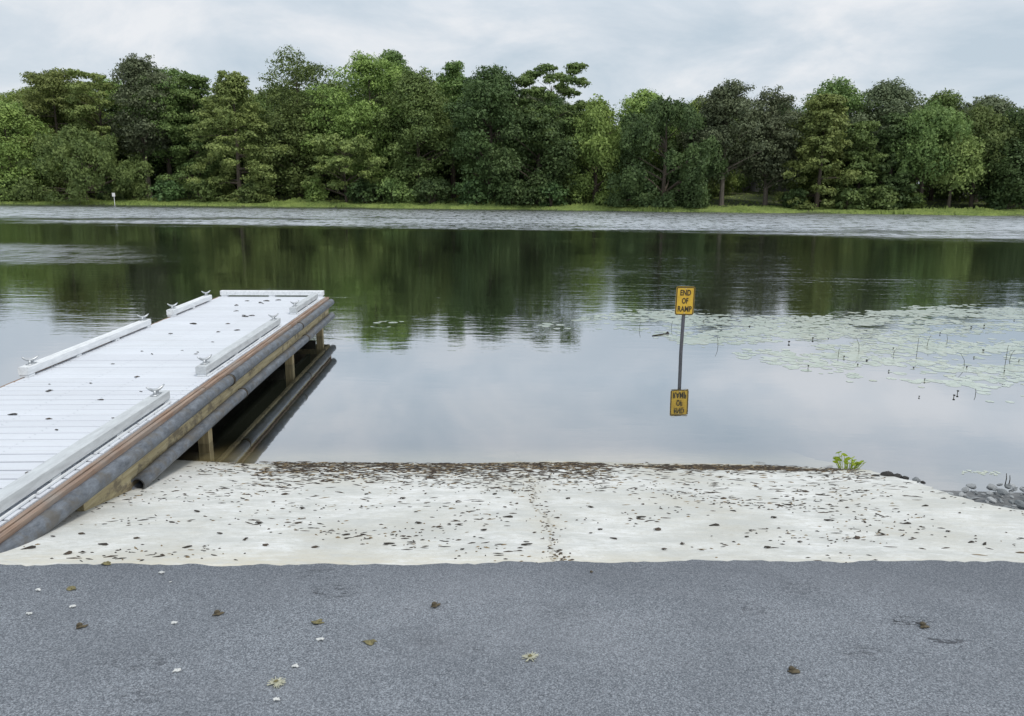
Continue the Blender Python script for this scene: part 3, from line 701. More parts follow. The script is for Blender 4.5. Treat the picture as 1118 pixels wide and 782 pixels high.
# lime green plant at the ramp's edge
px_, py_ = ground(926, 510, 0.01)
pl = empty('water_plant', (px_, py_, 0.0)); tag(pl, 'small lime green leafy plant growing at the water edge of the ramp', 'plant')
def round_leaf(R_, seed, cup=0.25, n=10):
    r = random.Random(seed); vs = [(0, 0, 0)]
    for i in range(n):
        a = 2 * pi * i / n; q = R_ * (0.75 if i == 0 else r.uniform(0.92, 1.05)); vs.append((cos(a) * q, sin(a) * q * 0.85, cup * R_))
    return vs, [(0, i + 1, (i + 1) % n + 1) for i in range(n)]
lb = MB(); sb = MB(); r = random.Random(5)
for i in range(30):
    u = r.uniform(-0.115, 0.13); hgt = (0.135 if u < -0.01 else 0.07) * r.uniform(0.25, 1.0); yy = r.uniform(-0.05, 0.05)
    vs, fs = round_leaf(r.uniform(0.018, 0.030), i)
    M_ = Matrix.Translation((u, yy, hgt)) @ Matrix.Rotation(r.uniform(-1.1, 0.2), 4, 'X') @ Matrix.Rotation(r.uniform(-0.8, 0.8), 4, 'Y') @ Matrix.Rotation(r.uniform(0, 6), 4, 'Z')
    lb.add([M_ @ Vector(q) for q in vs], fs); sb.tube([(u * 0.7, yy * 0.5, 0), (u, yy, hgt)], [0.003, 0.002], 5)
lb.build('leaves', LM['lime'], pl); sb.build('stems', LM['lime'], pl)

# ------------------------------------------------------------------ lily pads
k = Mat('lily_pad'); isl = k.N.new('ShaderNodeObjectInfo').outputs['Random']; i2 = k.island()
n = k.noise(k.coord(kind='World'), 3, 4, 0.6)
c = k.mix(k.ramp(n, (0.4, 0), (0.65, 1)), (0.27, 0.34, 0.22), (0.46, 0.50, 0.38))
c = k.mix(k.mr(k.math('FRACT', k.math('ADD', isl, i2)), 0, 1, 0, 0.6), c, (0.58, 0.62, 0.52))
c = k.mix(k.mr(k.math('FRACT', k.math('MULTIPLY', k.math('ADD', isl, i2), 7.3)), 0.8, 1, 0, 0.6), c, (0.33, 0.30, 0.14))
k.set(color=c, rough=0.3, spec=0.8)
pg = k.N.new('ShaderNodeBsdfGlossy'); pg.inputs['Roughness'].default_value = 0.22; k.put(pg.inputs[0], (0.88, 0.93, 0.90))
pf = k.N.new('ShaderNodeFresnel'); pf.inputs[0].default_value = 1.5
pm = k.N.new('ShaderNodeMixShader'); k.L.new(k.ramp(pf.outputs[0], (0.04, 0.05), (0.3, 0.5), (1.0, 0.9)), pm.inputs[0]); k.L.new(k.b.outputs[0], pm.inputs[1]); k.L.new(pg.outputs[0], pm.inputs[2]); k.L.new(pm.outputs[0], k.o.inputs[0]); M_PAD = k.m
def pad_poly(R_, seed, n=14):
    r = random.Random(seed); vs = [(0, 0, 0.0004)]; 
    for i in range(n + 1):
        a = 0.12 + (2 * pi - 0.24) * i / n; q = R_ * r.uniform(0.93, 1.04); vs.append((cos(a) * q, sin(a) * q, 0.0006 + 0.002 * r.random()))
    return vs, [(0, i + 1, i + 2) for i in range(n)]
PADM = []
for s in range(8):
    vs, fs = pad_poly(1.0, s); vs = [(x, y, z * 1.0) for x, y, z in vs]
    me = bpy.data.meshes.new('lily_pad'); me.from_pydata([(x, y, z * 2.5) for x, y, z in vs], [], fs); me.materials.append(M_PAD); PADM.append(me)
FXs = [-2.4, -2.2, -1.5, -0.9, 0.3, 1.2, 2.0, 2.5, 3.0, 3.4, 4.0, 4.6, 5.3, 8, 14]
FYs = [12.4, 11.7, 12.5, 12.6, 12.0, 12.1, 11.6, 10.6, 10.0, 9.5, 8.5, 8.1, 7.75, 7.3, 7.2]
BXs = [-2.4, -1, 0.5, 1.2, 2.4, 3.5, 5.2, 7.9, 10.5, 14]; BYs = [12.6, 13.0, 12.6, 13.4, 14.4, 13.9, 13.6, 15.0, 15.8, 16.5]
pads = []
from mathutils import noise as mn
tries = 0
while len(pads) < 11000 and tries < 140000:
    tries += 1
    x = rnd.uniform(-2.4, 13.5); y = rnd.uniform(7.2, 16.4)
    fy = float(np.interp(x, FXs, FYs)); by = float(np.interp(x, BXs, BYs))
    if y < fy - 0.0 or y > by: continue
    dens = min(1, (y - fy) / 0.8 + 0.12) * min(1, (by - y) / 0.5 + 0.15)
    if x < 2.4: dens *= 0.5
    nn = mn.noise(Vector((x * 0.55, y * 1.5, 0.3))) + 0.5 * mn.noise(Vector((x * 1.6, y * 3.5, 2)))
    dens *= min(1, max(0.03, 0.62 + nn * 1.5))
    if rnd.random() > dens: continue
    pads.append((x, y, 0.03 + 0.055 * rnd.random() ** 1.5, rnd.uniform(0, 6.28)))
x, y = ground(1075, 516, 0)
for i in range(26): pads.append((x + rnd.uniform(-0.20, 0.16), y + rnd.gauss(0, 0.022), rnd.uniform(0.008, 0.018), rnd.uniform(0, 6)))
inview = [p for p in pads if p[0] < 0.66 * p[1] and p[0] > -0.66 * p[1]]
inview.sort(key=lambda p: -p[2] ** 2 / p[1] ** 3); first = set(inview[:290])
for (x, y, R_, a) in inview[:290]:
    o = bpy.data.objects.new('lily_pad', rnd.choice(PADM)); COL.objects.link(o); o.location = (x, y, 0.0006 + rnd.random() * 0.001); o.scale = (R_, R_, R_); o.rotation_euler = (0, 0, a)
    tag(o, 'round pale green lily pad floating on the lake right of the ramp', 'lily pad', 'lily pads floating at right')
b = MB()
for i, (x, y, R_, a) in enumerate(p for p in pads if p not in first):
    vs, fs = pad_poly(R_, i, 9); ca, sa = cos(a), sin(a); z0 = 0.0006 + rnd.random() * 0.001
    b.add([(x + p_[0] * ca - p_[1] * sa, y + p_[0] * sa + p_[1] * ca, z0 + p_[2] * 0.3) for p_ in vs], fs)
tag(b.build('lily_pads', M_PAD), 'pale green mass of further lily pads covering the right side of the lake', 'lily pads', kind='stuff')
# upright seed heads and bent stems among the pads
M_STEM = simple('dry_stem', (0.06, 0.065, 0.035), 0.85, 0.3, 30)
heads = [(861, 375), (904, 370), (970, 406), (997, 402), (1003, 434), (1055, 402), (1063, 391), (1096, 407), (1041, 434), (1073, 384), (921, 391), (946, 394), (1009, 416), (1060, 358), (1074, 357), (768, 352), (818, 357), (835, 353),
         (1112, 395), (1026, 365), (975, 381), (882, 402), (1045, 430), (936, 399), (887, 371), (1107, 350)]
for (px, py) in heads:
    x, y = ground(px, py, 0); h_ = rnd.uniform(0.004, 0.03); o = empty('lotus_seed_head', (x, y, 0)); tag(o, 'dark dried seed head poking up among the lily pads', 'seed head', 'dried seed heads among the lily pads')
    b = MB(); b.tube([(0, 0, -0.05), (0.004, 0, h_)], 0.004, 5); b.build('stem', M_STEM, o)
    b = MB(); s_ = rnd.uniform(0.5, 1.15) * 0.015; b.tube([(0.004, 0, h_ - s_ * 0.5), (0.004, 0, h_), (0.006, 0, h_ + s_ * 0.5), (0.006, 0, h_ + s_ * 0.8)], [s_ * 0.4, s_, s_ * 1.1, s_ * 0.7], 8); b.build('head', M_LITTER[0], o, True)
stems = [(938, 385, 18, -0.3), (1001, 385, 17, 0.05), (1012, 378, 12, 0.3), (1053, 400, 14, -0.4), (1097, 400, 24, 0.05), (1102, 394, 12, 0.4), (1065, 431, 7, 0), (915, 390, 10, 0.1), (733, 358, 8, 0.2), (975, 388, 8, 0.5), (784, 378, 12, -0.2), (698, 360, 9, 0.2), (1034, 374, 9, -0.1)]
for (px, py, hp, ln) in stems:
    x, y = ground(px, py, 0); h_ = hp / 840 * y * 1.0; b = MB()
    b.tube([(0, 0, -0.03), (ln * h_ * 0.2, 0, h_ * 0.5), (ln * h_ * 0.7, 0.01, h_ * 0.85), (ln * h_, 0.01, h_)], [0.0035, 0.003, 0.0025, 0.002], 5)
    o = b.build('dry_stem', M_STEM, loc=(x, y, 0)); tag(o, 'thin dry plant stem rising out of the lily pads', 'plant stem', 'dry stems among the lily pads')
# floating stick
x0, y0 = ground(712, 367, 0.0); x1, y1 = ground(729, 365, 0.0)
b = MB(); b.tube([(x0, y0, 0.004), ((x0 + x1) / 2, (y0 + y1) / 2, 0.01), (x1, y1, 0.012)], [0.006, 0.009, 0.008], 7); b.tube([(x1 - 0.03, y1, 0.01), (x1, y1, 0.025), (x1 + 0.02, y1, 0.01)], [0.01, 0.022, 0.008], 7)
tag(b.build('floating_stick', M_LITTER[0]), 'dark stick floating on the water just left of the yellow sign', 'stick')

# ------------------------------------------------------------------ trees
def leaf_cards(C, Nn, size, rs, aspect=1.0):
    """C centres (n,3), Nn normals (n,3), size (n,) -> (n,4,3) rhombic cards"""
    n = len(C); Nn = Nn / np.linalg.norm(Nn, axis=1)[:, None]
    r = rs.normal(size=(n, 3)); T = np.cross(Nn, r); T /= np.linalg.norm(T, axis=1)[:, None] + 1e-9; B = np.cross(Nn, T)
    s = size[:, None]
    V = np.stack([C + T * s, C + B * s * 0.6 * aspect + Nn * s * 0.15, C - T * s, C - B * s * 0.6 * aspect + Nn * s * 0.1], axis=1)
    return V
def grow(kind, H_, W_, seed, n_leaf, base=0.2, fullness=1.0, leaf=0.26):
    """lobes of leaves round a branching trunk; returns leaf cards and limb tubes"""
    rs = np.random.RandomState(seed); lobes = []
    K = {'broad': 80, 'oak': 70, 'cypress': 130, 'open': 60, 'pine': 64, 'weep': 80, 'shrub': 22}[kind]; K = int(K * fullness)
    Rm = W_ / 2
    for i in range(K):
        a = rs.uniform(0, 2 * pi)
        if kind in ('broad', 'oak', 'open', 'shrub'):
            t = rs.uniform(0, 1) ** 0.85
            prof = sqrt(max(0.02, 1 - (2 * t - 1.0 + 0.10) ** 2)) * (0.82 + 0.25 * sin(a * 2 + seed) + 0.12 * sin(a * 5 + seed * 2))
            rr = Rm * prof * sqrt(rs.uniform(0.12, 1)); q = rs.uniform(0.13, 0.23) * W_ * (0.8 if kind == 'open' else 1) * (1.2 if kind == 'shrub' else 1); q = min(q, 1.7)
            lobes.append((rr * cos(a), rr * sin(a), H_ * (base + (1 - base) * t) - q * 0.4, q, 0.72))
        elif kind == 'cypress':
            t = rs.uniform(0, 1) ** 0.9; prof = (1 - t) ** 0.5 * 0.95 + 0.16; prof *= 0.86 + 0.2 * sin(a * 3 + t * 17 + seed)
            rr = Rm * prof * rs.uniform(0.35, 1.0); q = rs.uniform(0.5, 1.0) * (0.45 + 0.07 * W_)
            lobes.append((rr * cos(a), rr * sin(a), H_ * (base + (1 - base) * t) - 0.3 - rr * 0.10, q, 0.55))
        elif kind == 'pine':
            t = rs.uniform(0, 1); prof = 0.35 + 0.65 * sin(pi * (0.25 + 0.62 * t)); rr = Rm * prof * rs.uniform(0.2, 1.0) ** 0.7; q = rs.uniform(0.5, 1.15)
            lobes.append((rr * cos(a), rr * sin(a), H_ * (base + (1 - base) * t) - 0.3 + rs.uniform(-.3, .2), q, 0.52))
        else:
            t = rs.uniform(0, 1); prof = sqrt(max(0.04, 1 - (2 * t - 0.85) ** 2 * 0.8)); rr = Rm * prof * sqrt(rs.uniform(0.2, 1)); q = rs.uniform(0.6, 1.15)
            lobes.append((rr * cos(a), rr * sin(a), H_ * (base + (1 - base) * t) - q * 0.8, q, 1.15))
    kidl = []
    for (lx, ly, lz, q, fl) in lobes:              # smaller sprays break the outline of every lobe
        for _ in range(3 if kind != 'shrub' else 1):
            d_ = rs.normal(size=3); d_ /= np.linalg.norm(d_); d_[2] = abs(d_[2]) * 0.9 - 0.15
            e_ = q * rs.uniform(0.75, 1.25); kidl.append((lx + d_[0] * e_, ly + d_[1] * e_, lz + d_[2] * e_ * (fl + 0.2), q * rs.uniform(0.28, 0.5), fl))
    nmain = len(lobes); lobes = lobes + kidl
    Lb = np.array(lobes); wgt = Lb[:, 3] ** 2; wgt /= wgt.sum()
    idx = rs.choice(len(Lb), n_leaf, p=wgt); D = rs.normal(size=(n_leaf, 3)); D /= np.linalg.norm(D, axis=1)[:, None]
    flip = (D[:, 2] < 0) & (rs.rand(n_leaf) < 0.62); D[flip, 2] *= -1
    rad = Lb[idx, 3] * (0.55 + 0.5 * rs.rand(n_leaf) ** 0.5)
    # ragged lobe outline
    lump = 1 + 0.28 * np.sin(D[:, 0] * 7 + idx) * np.sin(D[:, 1] * 6 + idx * 2) + 0.12 * rs.normal(size=n_leaf)
    rad = rad * lump
    C = Lb[idx, :3] + D * rad[:, None] * np.stack([np.ones(n_leaf), np.ones(n_leaf), Lb[idx, 4]], 1)
    Nn = D * np.array([1, 1, 1.0]) + np.array([0, 0, 0.35]) + rs.normal(size=(n_leaf, 3)) * 0.55
    if kind == 'weep': Nn[:, 2] *= 0.3; C[:, 2] -= rs.rand(n_leaf) ** 2 * 0.8
    V = leaf_cards(C, Nn, leaf * (0.5 + 0.9 * rs.rand(n_leaf) ** 2), rs)
    lo = 0.25 if kind == 'shrub' else 0.02
    V[:, :, 2] = np.maximum(V[:, :, 2], lo * 0.2)
    # trunk and limbs
    b = MB(); tr0 = max(0.10, H_ * 0.020); top = H_ * 0.86
    bend = rs.uniform(-0.3, 0.3, 2) if kind != 'shrub' else (0, 0)
    def tp(t): return (bend[0] * sin(t * 3) * 0.8, bend[1] * sin(t * 2.5) * 0.8, -0.3 + (top + 0.3) * t)
    if kind != 'shrub':
        b.tube([tp(t) for t in (0, 0.04, 0.15, 0.35, 0.55, 0.75, 1)], [tr0 * 1.7, tr0 * 1.2, tr0, tr0 * 0.85, tr0 * 0.62, tr0 * 0.4, tr0 * 0.12], 8)
    for i in np.argsort(-Lb[:nmain, 3])[:34 if kind != 'shrub' else 8]:
        lx, ly, lz = Lb[i, :3]; hz = max(0.12 * H_, lz - 0.45 * sqrt(lx * lx + ly * ly)) if kind not in ('cypress',) else lz + 0.1
        if kind == 'shrub': hz = 0.05
        t = min(0.95, (hz + 0.3) / (top + 0.3)); p0 = tp(t) if kind != 'shrub' else (0, 0, 0); rr = tr0 * (1 - t) * 0.6 + 0.02
        mid = ((p0[0] + lx) / 2 + rs.uniform(-.2, .2), (p0[1] + ly) / 2 + rs.uniform(-.2, .2), (p0[2] + lz) / 2 + 0.15)
        b.tube([p0, mid, (lx, ly, lz)], [rr, rr * 0.6, rr * 0.25], 5)
    return V, b
def tree(name, label, px, topy, wpx, off, kind, leafm, base=0.15, n=9000, seed=0, full=1.0, leaf=0.26, bark=None, cat='tree', group=None):
    """off: metres behind the shore line; px/topy/wpx read off the photo"""
    x, _ = at(px, topy, shore(0) + off); x, _ = at(px, topy, shore(x) + off); Y = shore(x) + off
    x, ztop = at(px, topy, Y); z0 = terr_z(x, Y); H_ = ztop - z0; W_ = wpx / 840 * Y * (1.24 if cat == 'tree' else 1.0)
    V, tb_ = grow(kind, H_, W_, seed, int(n), base, full, leaf)
    r = empty(name, (x, Y, z0)); tag(r, label, cat, group)
    quads_obj('crown' if cat == 'tree' else 'leaves', V, LM[leafm], r); tb_.build('trunk' if cat == 'tree' else 'stems', bark or M_BARK, r)
    return r
T = [
 ('broadleaf_tree', 'bright green bushy tree at the far left edge of the photo', 2, 114, 66, 4, 'broad', 'bright', 0.03, 9000),
 ('cypress_tree', 'tall layered yellow-green tree behind the low round one at the left end', 55, 76, 110, 12, 'cypress', 'cyp', 0.12, 13000),
 ('cypress_tree', 'layered yellow-green tree with a flat top, left of the dark tree with bare trunks', 105, 78, 70, 11, 'pine', 'cyp', 0.25, 9000),
 ('broadleaf_tree', 'low dense round green tree left of the small white post sign', 86, 140, 100, 4, 'weep', 'mid', 0.02, 11000),
 ('broadleaf_tree', 'low bright green tree filling in beside the leftmost bushy tree', 38, 138, 50, 7, 'broad', 'bright', 0.05, 6000),
 ('oak_tree', 'tall dark grey-green tree with a bare trunk, highest of the left group', 150, 66, 66, 9, 'oak', 'grey', 0.36, 10000),
 ('oak_tree', 'tall dark open-topped tree with second bare trunk, right of the highest left one', 176, 70, 66, 11, 'open', 'mid', 0.34, 9000),
 ('cypress_tree', 'layered green tree between the dark bare-trunked trees and the pale cypress', 208, 82, 66, 8, 'cypress', 'mid', 0.06, 11000),
 ('cypress_tree', 'broad pale yellow-green cypress with foliage down to the bank left of the grassy gap', 253, 83, 88, 5, 'cypress', 'cyp', 0.02, 14000),
 ('open_crowned_tree', 'tall tree with a sparse see-through crown right of the pale cypress', 322, 58, 78, 12, 'open', 'mid', 0.35, 6500),
 ('broadleaf_tree', 'dark mid-height tree standing under the sparse see-through crown', 322, 118, 74, 9, 'broad', 'mid', 0.10, 9000),
 ('broadleaf_tree', 'low spreading pale green tree leaning over the bank below the big broad tree', 376, 150, 78, 3, 'pine', 'cyp', 0.30, 7000),
 ('broadleaf_tree', 'big broad bright-topped tree, highest of the middle group', 402, 62, 96, 9, 'broad', 'bright', 0.10, 15000),
 ('broadleaf_tree', 'small round-topped crown peeping above the big broad tree', 428, 58, 40, 15, 'broad', 'mid', 0.45, 5000),
 ('broadleaf_tree', 'full green tree right of the big broad bright-topped tree', 455, 80, 74, 7, 'broad', 'mid', 0.05, 13000),
 ('open_crowned_tree', 'round-headed tree with sky showing through its left side, in the middle', 494, 68, 46, 13, 'open', 'mid', 0.30, 6500),
 ('broadleaf_tree', 'dark dense tree reaching down to the water left of the jagged pine', 535, 76, 84, 6, 'broad', 'dark', 0.02, 15000),
 ('pine_tree', 'tall jagged tree with layered limbs against the sky, right end of the middle group', 603, 72, 84, 8, 'pine', 'mid', 0.30, 13000),
 ('broadleaf_tree', 'dark dense tree under the jagged pine with foliage to the bank', 588, 118, 90, 4, 'broad', 'dark', 0.02, 12000),
 ('willow_tree', 'soft pale feathery tree right of the jagged pine', 652, 110, 54, 6, 'weep', 'bright', 0.08, 9000),
 ('broadleaf_tree', 'wide dark drooping tree hanging to the water between two lawn gaps', 728, 106, 100, 4, 'weep', 'dark', 0.02, 16000),
 ('broadleaf_tree', 'light green topped tree behind the wide dark drooping tree', 705, 104, 60, 12, 'broad', 'bright', 0.35, 7000),
 ('broadleaf_tree', 'light green rounded crown left of the grey oak', 764, 108, 36, 12, 'broad', 'bright', 0.3, 5000),
 ('oak_tree', 'grey-green oak with several thin bare trunks before the lawn', 796, 94, 66, 7, 'oak', 'grey', 0.27, 10000),
 ('oak_tree', 'grey-green oak with a bare trunk in front of the brown-roofed house', 845, 100, 62, 8, 'oak', 'grey', 0.22, 9500),
 ('cypress_tree', 'bright layered cypress with foliage to the bank, right of the brown-roofed house', 902, 104, 72, 4, 'cypress', 'cyp', 0.01, 14000),
 ('broadleaf_tree', 'dark crown rising behind the bright layered cypress', 915, 89, 66, 14, 'broad', 'mid', 0.35, 8000),
 ('oak_tree', 'broad grey-green oak crown, highest of the right-hand group', 972, 92, 82, 14, 'oak', 'grey', 0.35, 11000),
 ('cypress_tree', 'narrow dark cypress just right of the bright layered cypress', 946, 130, 40, 5, 'cypress', 'mid', 0.02, 8000),
 ('cypress_tree', 'narrow dark cypress with tiered limbs beside the willow with the bare trunk', 982, 122, 46, 5, 'cypress', 'dark', 0.02, 9000),
 ('willow_tree', 'weeping mid-green tree with a bare leaning trunk on the right lawn', 1018, 116, 62, 7, 'weep', 'mid', 0.42, 8500),
 ('willow_tree', 'small weeping tree on the right lawn, lowest of its row', 1046, 142, 36, 6, 'weep', 'cyp', 0.42, 5500),
 ('willow_tree', 'round-headed tree with a dark bare trunk at right, in front of the white house', 1074, 118, 50, 7, 'weep', 'mid', 0.42, 7500),
 ('oak_tree', 'broad dark crown behind the round-headed tree at the right edge', 1080, 108, 76, 15, 'oak', 'grey', 0.35, 10000),
 ('broadleaf_tree', 'dark dense tree touching the right edge of the photo', 1112, 122, 62, 6, 'broad', 'dark', 0.10, 10000),
 ('broadleaf_tree', 'dark topped tree behind the gap between the oak and the willow', 1030, 106, 60, 16, 'broad', 'mid', 0.35, 7000),
]
ROOTS = []
for i, t in enumerate(T):
    ROOTS.append(tree(t[0], t[1], t[2], t[3], t[4], t[5], t[6], t[7], t[8], t[9] * 2.9, leaf=0.165, seed=100 + i * 7, bark=M_BARKL if t[6] == 'oak' else M_BARK))
# back rows: copies of a few prototypes
bpy.context.view_layer.update()
protos = [ROOTS[i] for i in (14, 16, 12, 10, 23, 3)]
kids = {r.name: list(r.children) for r in ROOTS}
def env(px):                                       # skyline of the photo
    return float(np.interp(px, [-300, 0, 60, 150, 210, 275, 320, 350, 410, 480, 560, 610, 650, 680, 720, 800, 850, 900, 960, 1020, 1060, 1118, 1400],
                           [84, 84, 78, 72, 82, 96, 78, 82, 66, 76, 82, 84, 116, 122, 112, 104, 104, 104, 98, 112, 118, 112, 112]))
for row, (off, step, drop) in enumerate(((19, 32, 4), (30, 38, 14))):
    px = -330 + row * 15
    while px < 1460:
        p = rnd.choice(protos); jp = px + rnd.uniform(-9, 9)
        open_gap = (645 < jp < 705 or 785 < jp < 870 or 1000 < jp < 1105 or 282 < jp < 306)
        if True:
            o_ = off + rnd.uniform(-2.5, 2.5) + (29 if (open_gap and row == 0) else 0)
            if open_gap and row == 1: o_ += 22
            x, _ = at(jp, 100, 100 + o_); Y = shore(x) + o_; x, zt = at(jp, env(jp) + drop + rnd.uniform(-5, 12), Y)
            z0 = terr_z(x, Y)
            dims = {14: 0}
            cr_ = kids[p.name][0]; ph = max(v_[2] for v_ in cr_.bound_box); pw = max(v_[0] for v_ in cr_.bound_box) - min(v_[0] for v_ in cr_.bound_box)
            c_ = copy_tree(p, kids); c_.location = (x, Y, z0 - 0.2); s = max(4, zt - z0) / ph
            c_.scale = (s * 1.05, s * 1.05, s); c_.rotation_euler = (0, 0, rnd.uniform(0, 6.28))
            c_['label'] = 'green tree of the nearer back row, glimpsed between the shore trees' if row == 0 else 'dark green tree far back in the woods beyond the shore trees'
            c_['group'] = 'trees of the nearer back row' if row == 0 else 'trees far back in the woods'; c_['category'] = 'tree'
        px += step
# outside the frame, so that the tree line goes on
for (px, off) in ((-60, 6), (-120, 8), (-185, 5), (-260, 8), (1180, 6), (1240, 8), (1310, 5), (1390, 8)):
    p = rnd.choice(protos); x, _ = at(px, 100, 95); Y = shore(x) + off; x, zt = at(px, 100, Y); cr_ = kids[p.name][0]; ph = max(v_[2] for v_ in cr_.bound_box); z0 = terr_z(x, Y)
    c_ = copy_tree(p, kids); c_.location = (x, Y, z0); s = (zt - z0) / ph; c_.scale = (s,) * 3; c_.rotation_euler = (0, 0, rnd.uniform(0, 6))
    c_['label'] = 'green tree of the shore row beyond the edge of the picture'; c_['group'] = 'shore trees beyond the picture edge'

# shrubs along the bank
sh = [(343, 196, 26, 3, 'bright', 'pale blue-green shrub at the foot of the low spreading tree'), (10, 200, 40, 3, 'mid', 'low shrub under the leftmost bright tree'), (120, 204, 28, 5, 'dark', 'dark low shrub behind the small white post sign'),
      (185, 198, 40, 4, 'dark', 'dark shrub right of the bare trunks at left'), (222, 196, 36, 3, 'mid', 'green shrub at the left foot of the pale cypress'), (275, 200, 34, 2.5, 'mid', 'green shrub at the right foot of the pale cypress'),
      (398, 198, 34, 3, 'dark', 'dark shrub under the spreading tree in the middle'), (432, 196, 40, 3, 'mid', 'low shrub under the big broad tree'), (470, 195, 44, 2.5, 'dark', 'dark shrub at the water under the full green tree'),
      (515, 196, 40, 2.5, 'dark', 'dark shrub left of the foot of the dark dense tree'), (560, 198, 44, 2, 'dark', 'dark shrub right of the foot of the dark dense tree'), (602, 200, 34, 2, 'dark', 'dark shrub under the jagged pine'),
      (675, 206, 22, 8, 'dark', 'small dark shrub on the lawn gap right of the feathery tree'), (708, 200, 30, 2.5, 'dark', 'dark shrub at the left foot of the wide drooping tree'), (755, 202, 34, 2.5, 'dark', 'dark shrub at the right foot of the wide drooping tree'),
      (870, 206, 24, 3, 'dark', 'small dark shrub left of the bright layered cypress'), (925, 206, 28, 3, 'mid', 'low shrub right of the bright layered cypress'), (965, 205, 34, 3, 'mid', 'low shrub between the two narrow cypresses'),
      (1000, 212, 22, 6, 'bright', 'small bright shrub at the foot of the leaning willow'), (1102, 200, 40, 5, 'dark', 'dark shrub at the right edge of the photo'), (158, 200, 26, 14, 'dark', 'dark thicket behind the bare trunks at left'),
      (300, 186, 40, 16, 'dark', 'dark thicket at the back of the grassy gap'), (640, 196, 26, 14, 'dark', 'dark thicket behind the feathery tree')]
for i, (px, ty, wp, off, lm, lab) in enumerate(sh):
    tree('shrub', lab, px, ty, wp, off, 'shrub', lm, 0.12, 2600, seed=900 + i, leaf=0.20, cat='shrub')
# woodland understory: a far dark mass
def mass(n, pxr, offr, hr, seed, leaf=0.42):
    rs = np.random.RandomState(seed); C = np.zeros((n, 3))
    for i in range(n):
        X_ = rs.uniform(*pxr); o_ = rs.uniform(*offr); Y = shore(X_) + o_
        hh_ = hr * (0.65 + 0.35 * sin(X_ * 0.35 + 2 * sin(X_ * 0.13)))
        C[i] = (X_, Y, terr_z(X_, Y) + rs.rand() ** 0.8 * hh_)
    Nn = rs.normal(size=(n, 3)) + np.array([0, -0.8, 0.8])
    return leaf_cards(C, Nn, leaf * rs.uniform(0.6, 1.2, n), rs)
o = quads_obj('undergrowth', mass(36000, (-130, 130), (40, 47), 7.0, 5), LM['dark']); tag(o, 'dark undergrowth of the woods behind the back row of trees', 'undergrowth', kind='stuff')

# grass on the bank
n = 46000; rs = np.random.RandomState(3); V = np.zeros((n, 4, 3))
X_ = rs.uniform(-95, 95, n)
for i in range(n):
    x = X_[i]; d = abs(rs.normal(0, 1.0)) * 2.2 if rs.rand() < 0.8 else rs.uniform(0, 30); y = shore(x) - 0.15 + d; z = terr_z(x, y)
    pn = mn.noise(Vector((x * 0.16, d * 0.15, 7))) + 0.5 * mn.noise(Vector((x * 0.6, d * 0.3, 3)))
    if pn < rs.uniform(-0.9, 0.15) and d < 6: d += 2; y += 2; z = terr_z(x, y)
    h_ = (0.14 + 0.75 * max(0, pn) ** 1.3) * rs.uniform(0.5, 1.3) * (0.6 if d > 6 else 1); ww = rs.uniform(0.06, 0.16); a = rs.uniform(-0.7, 0.7)
    dx, dy = cos(a) * ww, sin(a) * ww; lx = rs.uniform(-.1, .1)
    V[i] = [(x - dx, y - dy, z - 0.02), (x + dx, y + dy, z - 0.02), (x + dx * 0.5 + lx, y + 0.05, z + h_), (x - dx * 0.6 + lx, y + 0.05, z + h_ * 0.9)]
o = quads_obj('bank_grass', V, LM['grass']); tag(o, 'bright green grass and reeds growing along the far bank', 'grass', kind='stuff')

# small white post sign in the shallows at left
x, y = ground(124.5, 223.5, 0); y = shore(x) - 0.4; x, _ = at(124.5, 215, y); wsg = empty('post_sign', (x, y, 0)); tag(wsg, 'small white square notice board on a thin post at the far left bank', 'sign')
M_WP = simple('white_board', (0.8, 0.8, 0.8), 0.5, 0.05)
s_ = y / 840
b = MB(); b.tube([(0, 0, -0.5), (0.0, 0, 9 * s_)], 0.035, 8); b.build('post', M_WP, wsg); b = MB(); b.box(-1.6 * s_, 1.6 * s_, -0.08, -0.055, 8.6 * s_, 12.4 * s_); b.build('board', M_WP, wsg)

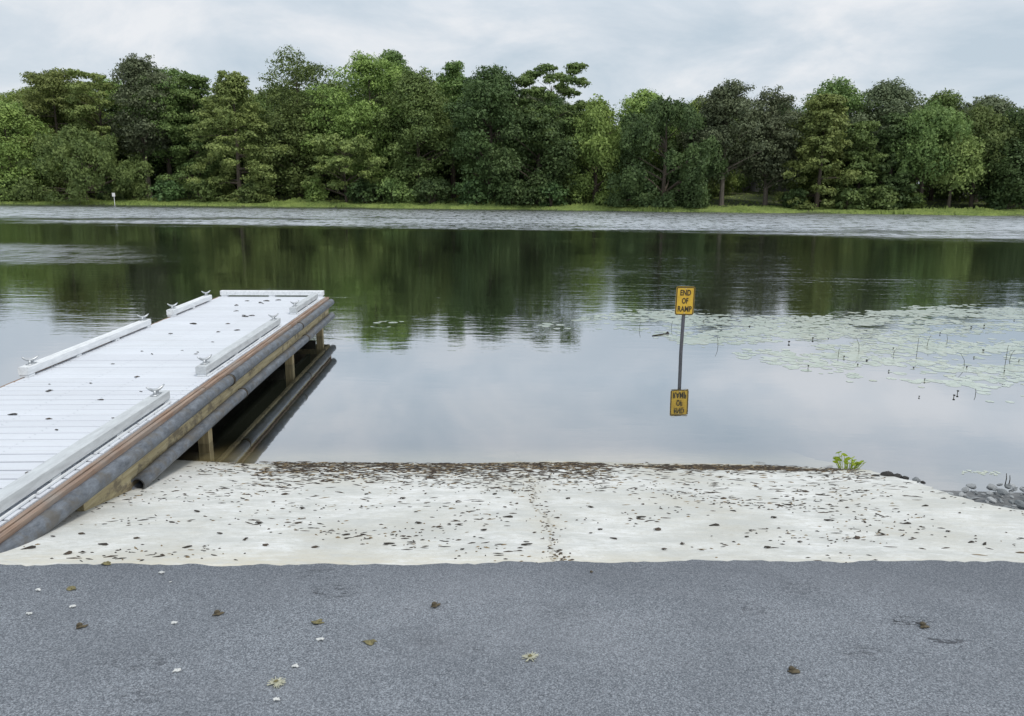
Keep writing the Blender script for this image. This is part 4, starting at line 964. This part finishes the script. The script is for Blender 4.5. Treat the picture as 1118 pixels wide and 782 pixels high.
# houses glimpsed beyond the lawn
def house(label, px, py_ground, off, wm, dm, wall_h, roof_h, wallc, roofc, rz=0.0, nwin=3):
    x, _ = at(px, 210, 100 + off); Y = shore(x) + off; x, _ = at(px, 210, Y); z0 = terr_z(x, Y)
    h_ = empty('house', (x, Y, z0), rz); tag(h_, label, 'house')
    mw = simple('house_wall', wallc, 0.8, 0.1, 3); mr_ = simple('house_roof', roofc, 0.85, 0.25, 4, stretch=(1, 6, 6)); mg = simple('window_glass', (0.03, 0.035, 0.04), 0.1, 0.1); mf = simple('window_frame', (0.75, 0.75, 0.73), 0.6, 0.05)
    b = MB(); W2, D2 = wm / 2, dm / 2; b.box(-W2, W2, -D2, D2, -0.5, wall_h)
    b.add([(-W2 + 0.002, -D2, wall_h), (-W2 + 0.002, D2, wall_h), (-W2 + 0.002, 0, wall_h + roof_h * 0.92), (W2 - 0.002, -D2, wall_h), (W2 - 0.002, D2, wall_h), (W2 - 0.002, 0, wall_h + roof_h * 0.92)], [(0, 2, 1), (3, 4, 5)])
    b.build('wall', mw, h_)
    b = MB(); e_ = 0.5; t = 0.15
    for s in (-1, 1):
        y0, z0_ = s * (D2 + e_), wall_h - e_ * roof_h / D2 * 1.0; z0_ = wall_h - e_ * roof_h / D2 + 0.08; zr = wall_h + roof_h + 0.08
        b.add([(-W2 - e_, y0, z0_), (W2 + e_, y0, z0_), (W2 + e_, 0, zr), (-W2 - e_, 0, zr), (-W2 - e_, y0, z0_ + t), (W2 + e_, y0, z0_ + t), (W2 + e_, 0, zr + t), (-W2 - e_, 0, zr + t)],
              [(0, 1, 2, 3), (7, 6, 5, 4), (0, 4, 5, 1), (0, 3, 7, 4), (1, 5, 6, 2)])
    rf = b.build('roof', mr_, h_); b = MB(); b.box(W2 * 0.4, W2 * 0.4 + 0.9, 0.3, 1.1, wall_h + roof_h * 0.3, wall_h + roof_h + 1.0); b.build('chimney', simple('chimney_brick', (0.22, 0.10, 0.07), 0.9, 0.3), rf)
    for i in range(nwin):
        cx = -W2 + wm * (i + 0.5) / nwin
        if i == nwin // 2:
            b = MB(); b.box(cx - 0.5, cx + 0.5, -D2 - 0.05, -D2 - 0.004, 0.05, 2.1); b.build('door', mf, h_); continue
        b = MB()
        for (a0, a1, c0, c1) in ((-0.65, 0.65, 0.9, 1.0), (-0.65, 0.65, 2.1, 2.2), (-0.65, -0.56, 1.0, 2.1), (0.56, 0.65, 1.0, 2.1)): b.box(cx + a0, cx + a1, -D2 - 0.06, -D2 - 0.004, c0, c1)
        wn = b.build('window', mf, h_); b = MB(); b.box(cx - 0.555, cx + 0.555, -D2 - 0.03, -D2 - 0.005, 1.003, 2.097); b.build('pane', mg, wn)
house('grey house with a brown roof glimpsed between the oak trunks', 824, 0, 34, 13, 7, 2.6, 2.6, (0.17, 0.175, 0.18), (0.17, 0.12, 0.11), 0.05, 5)
house('white house glimpsed low behind the willows at right', 1082, 0, 26, 13, 7, 2.7, 1.6, (0.62, 0.62, 0.60), (0.15, 0.15, 0.15), -0.1, 5)
house('dark red roofed house glimpsed behind the feathery tree in the middle', 626, 0, 24, 5, 5, 2.2, 1.3, (0.5, 0.5, 0.48), (0.13, 0.025, 0.03), 0.0, 3)
house('rosy brown house glimpsed low behind the trees at far left', 34, 0, 14, 7, 6, 2.4, 1.8, (0.22, 0.14, 0.12), (0.10, 0.07, 0.065), 0.0, 3)
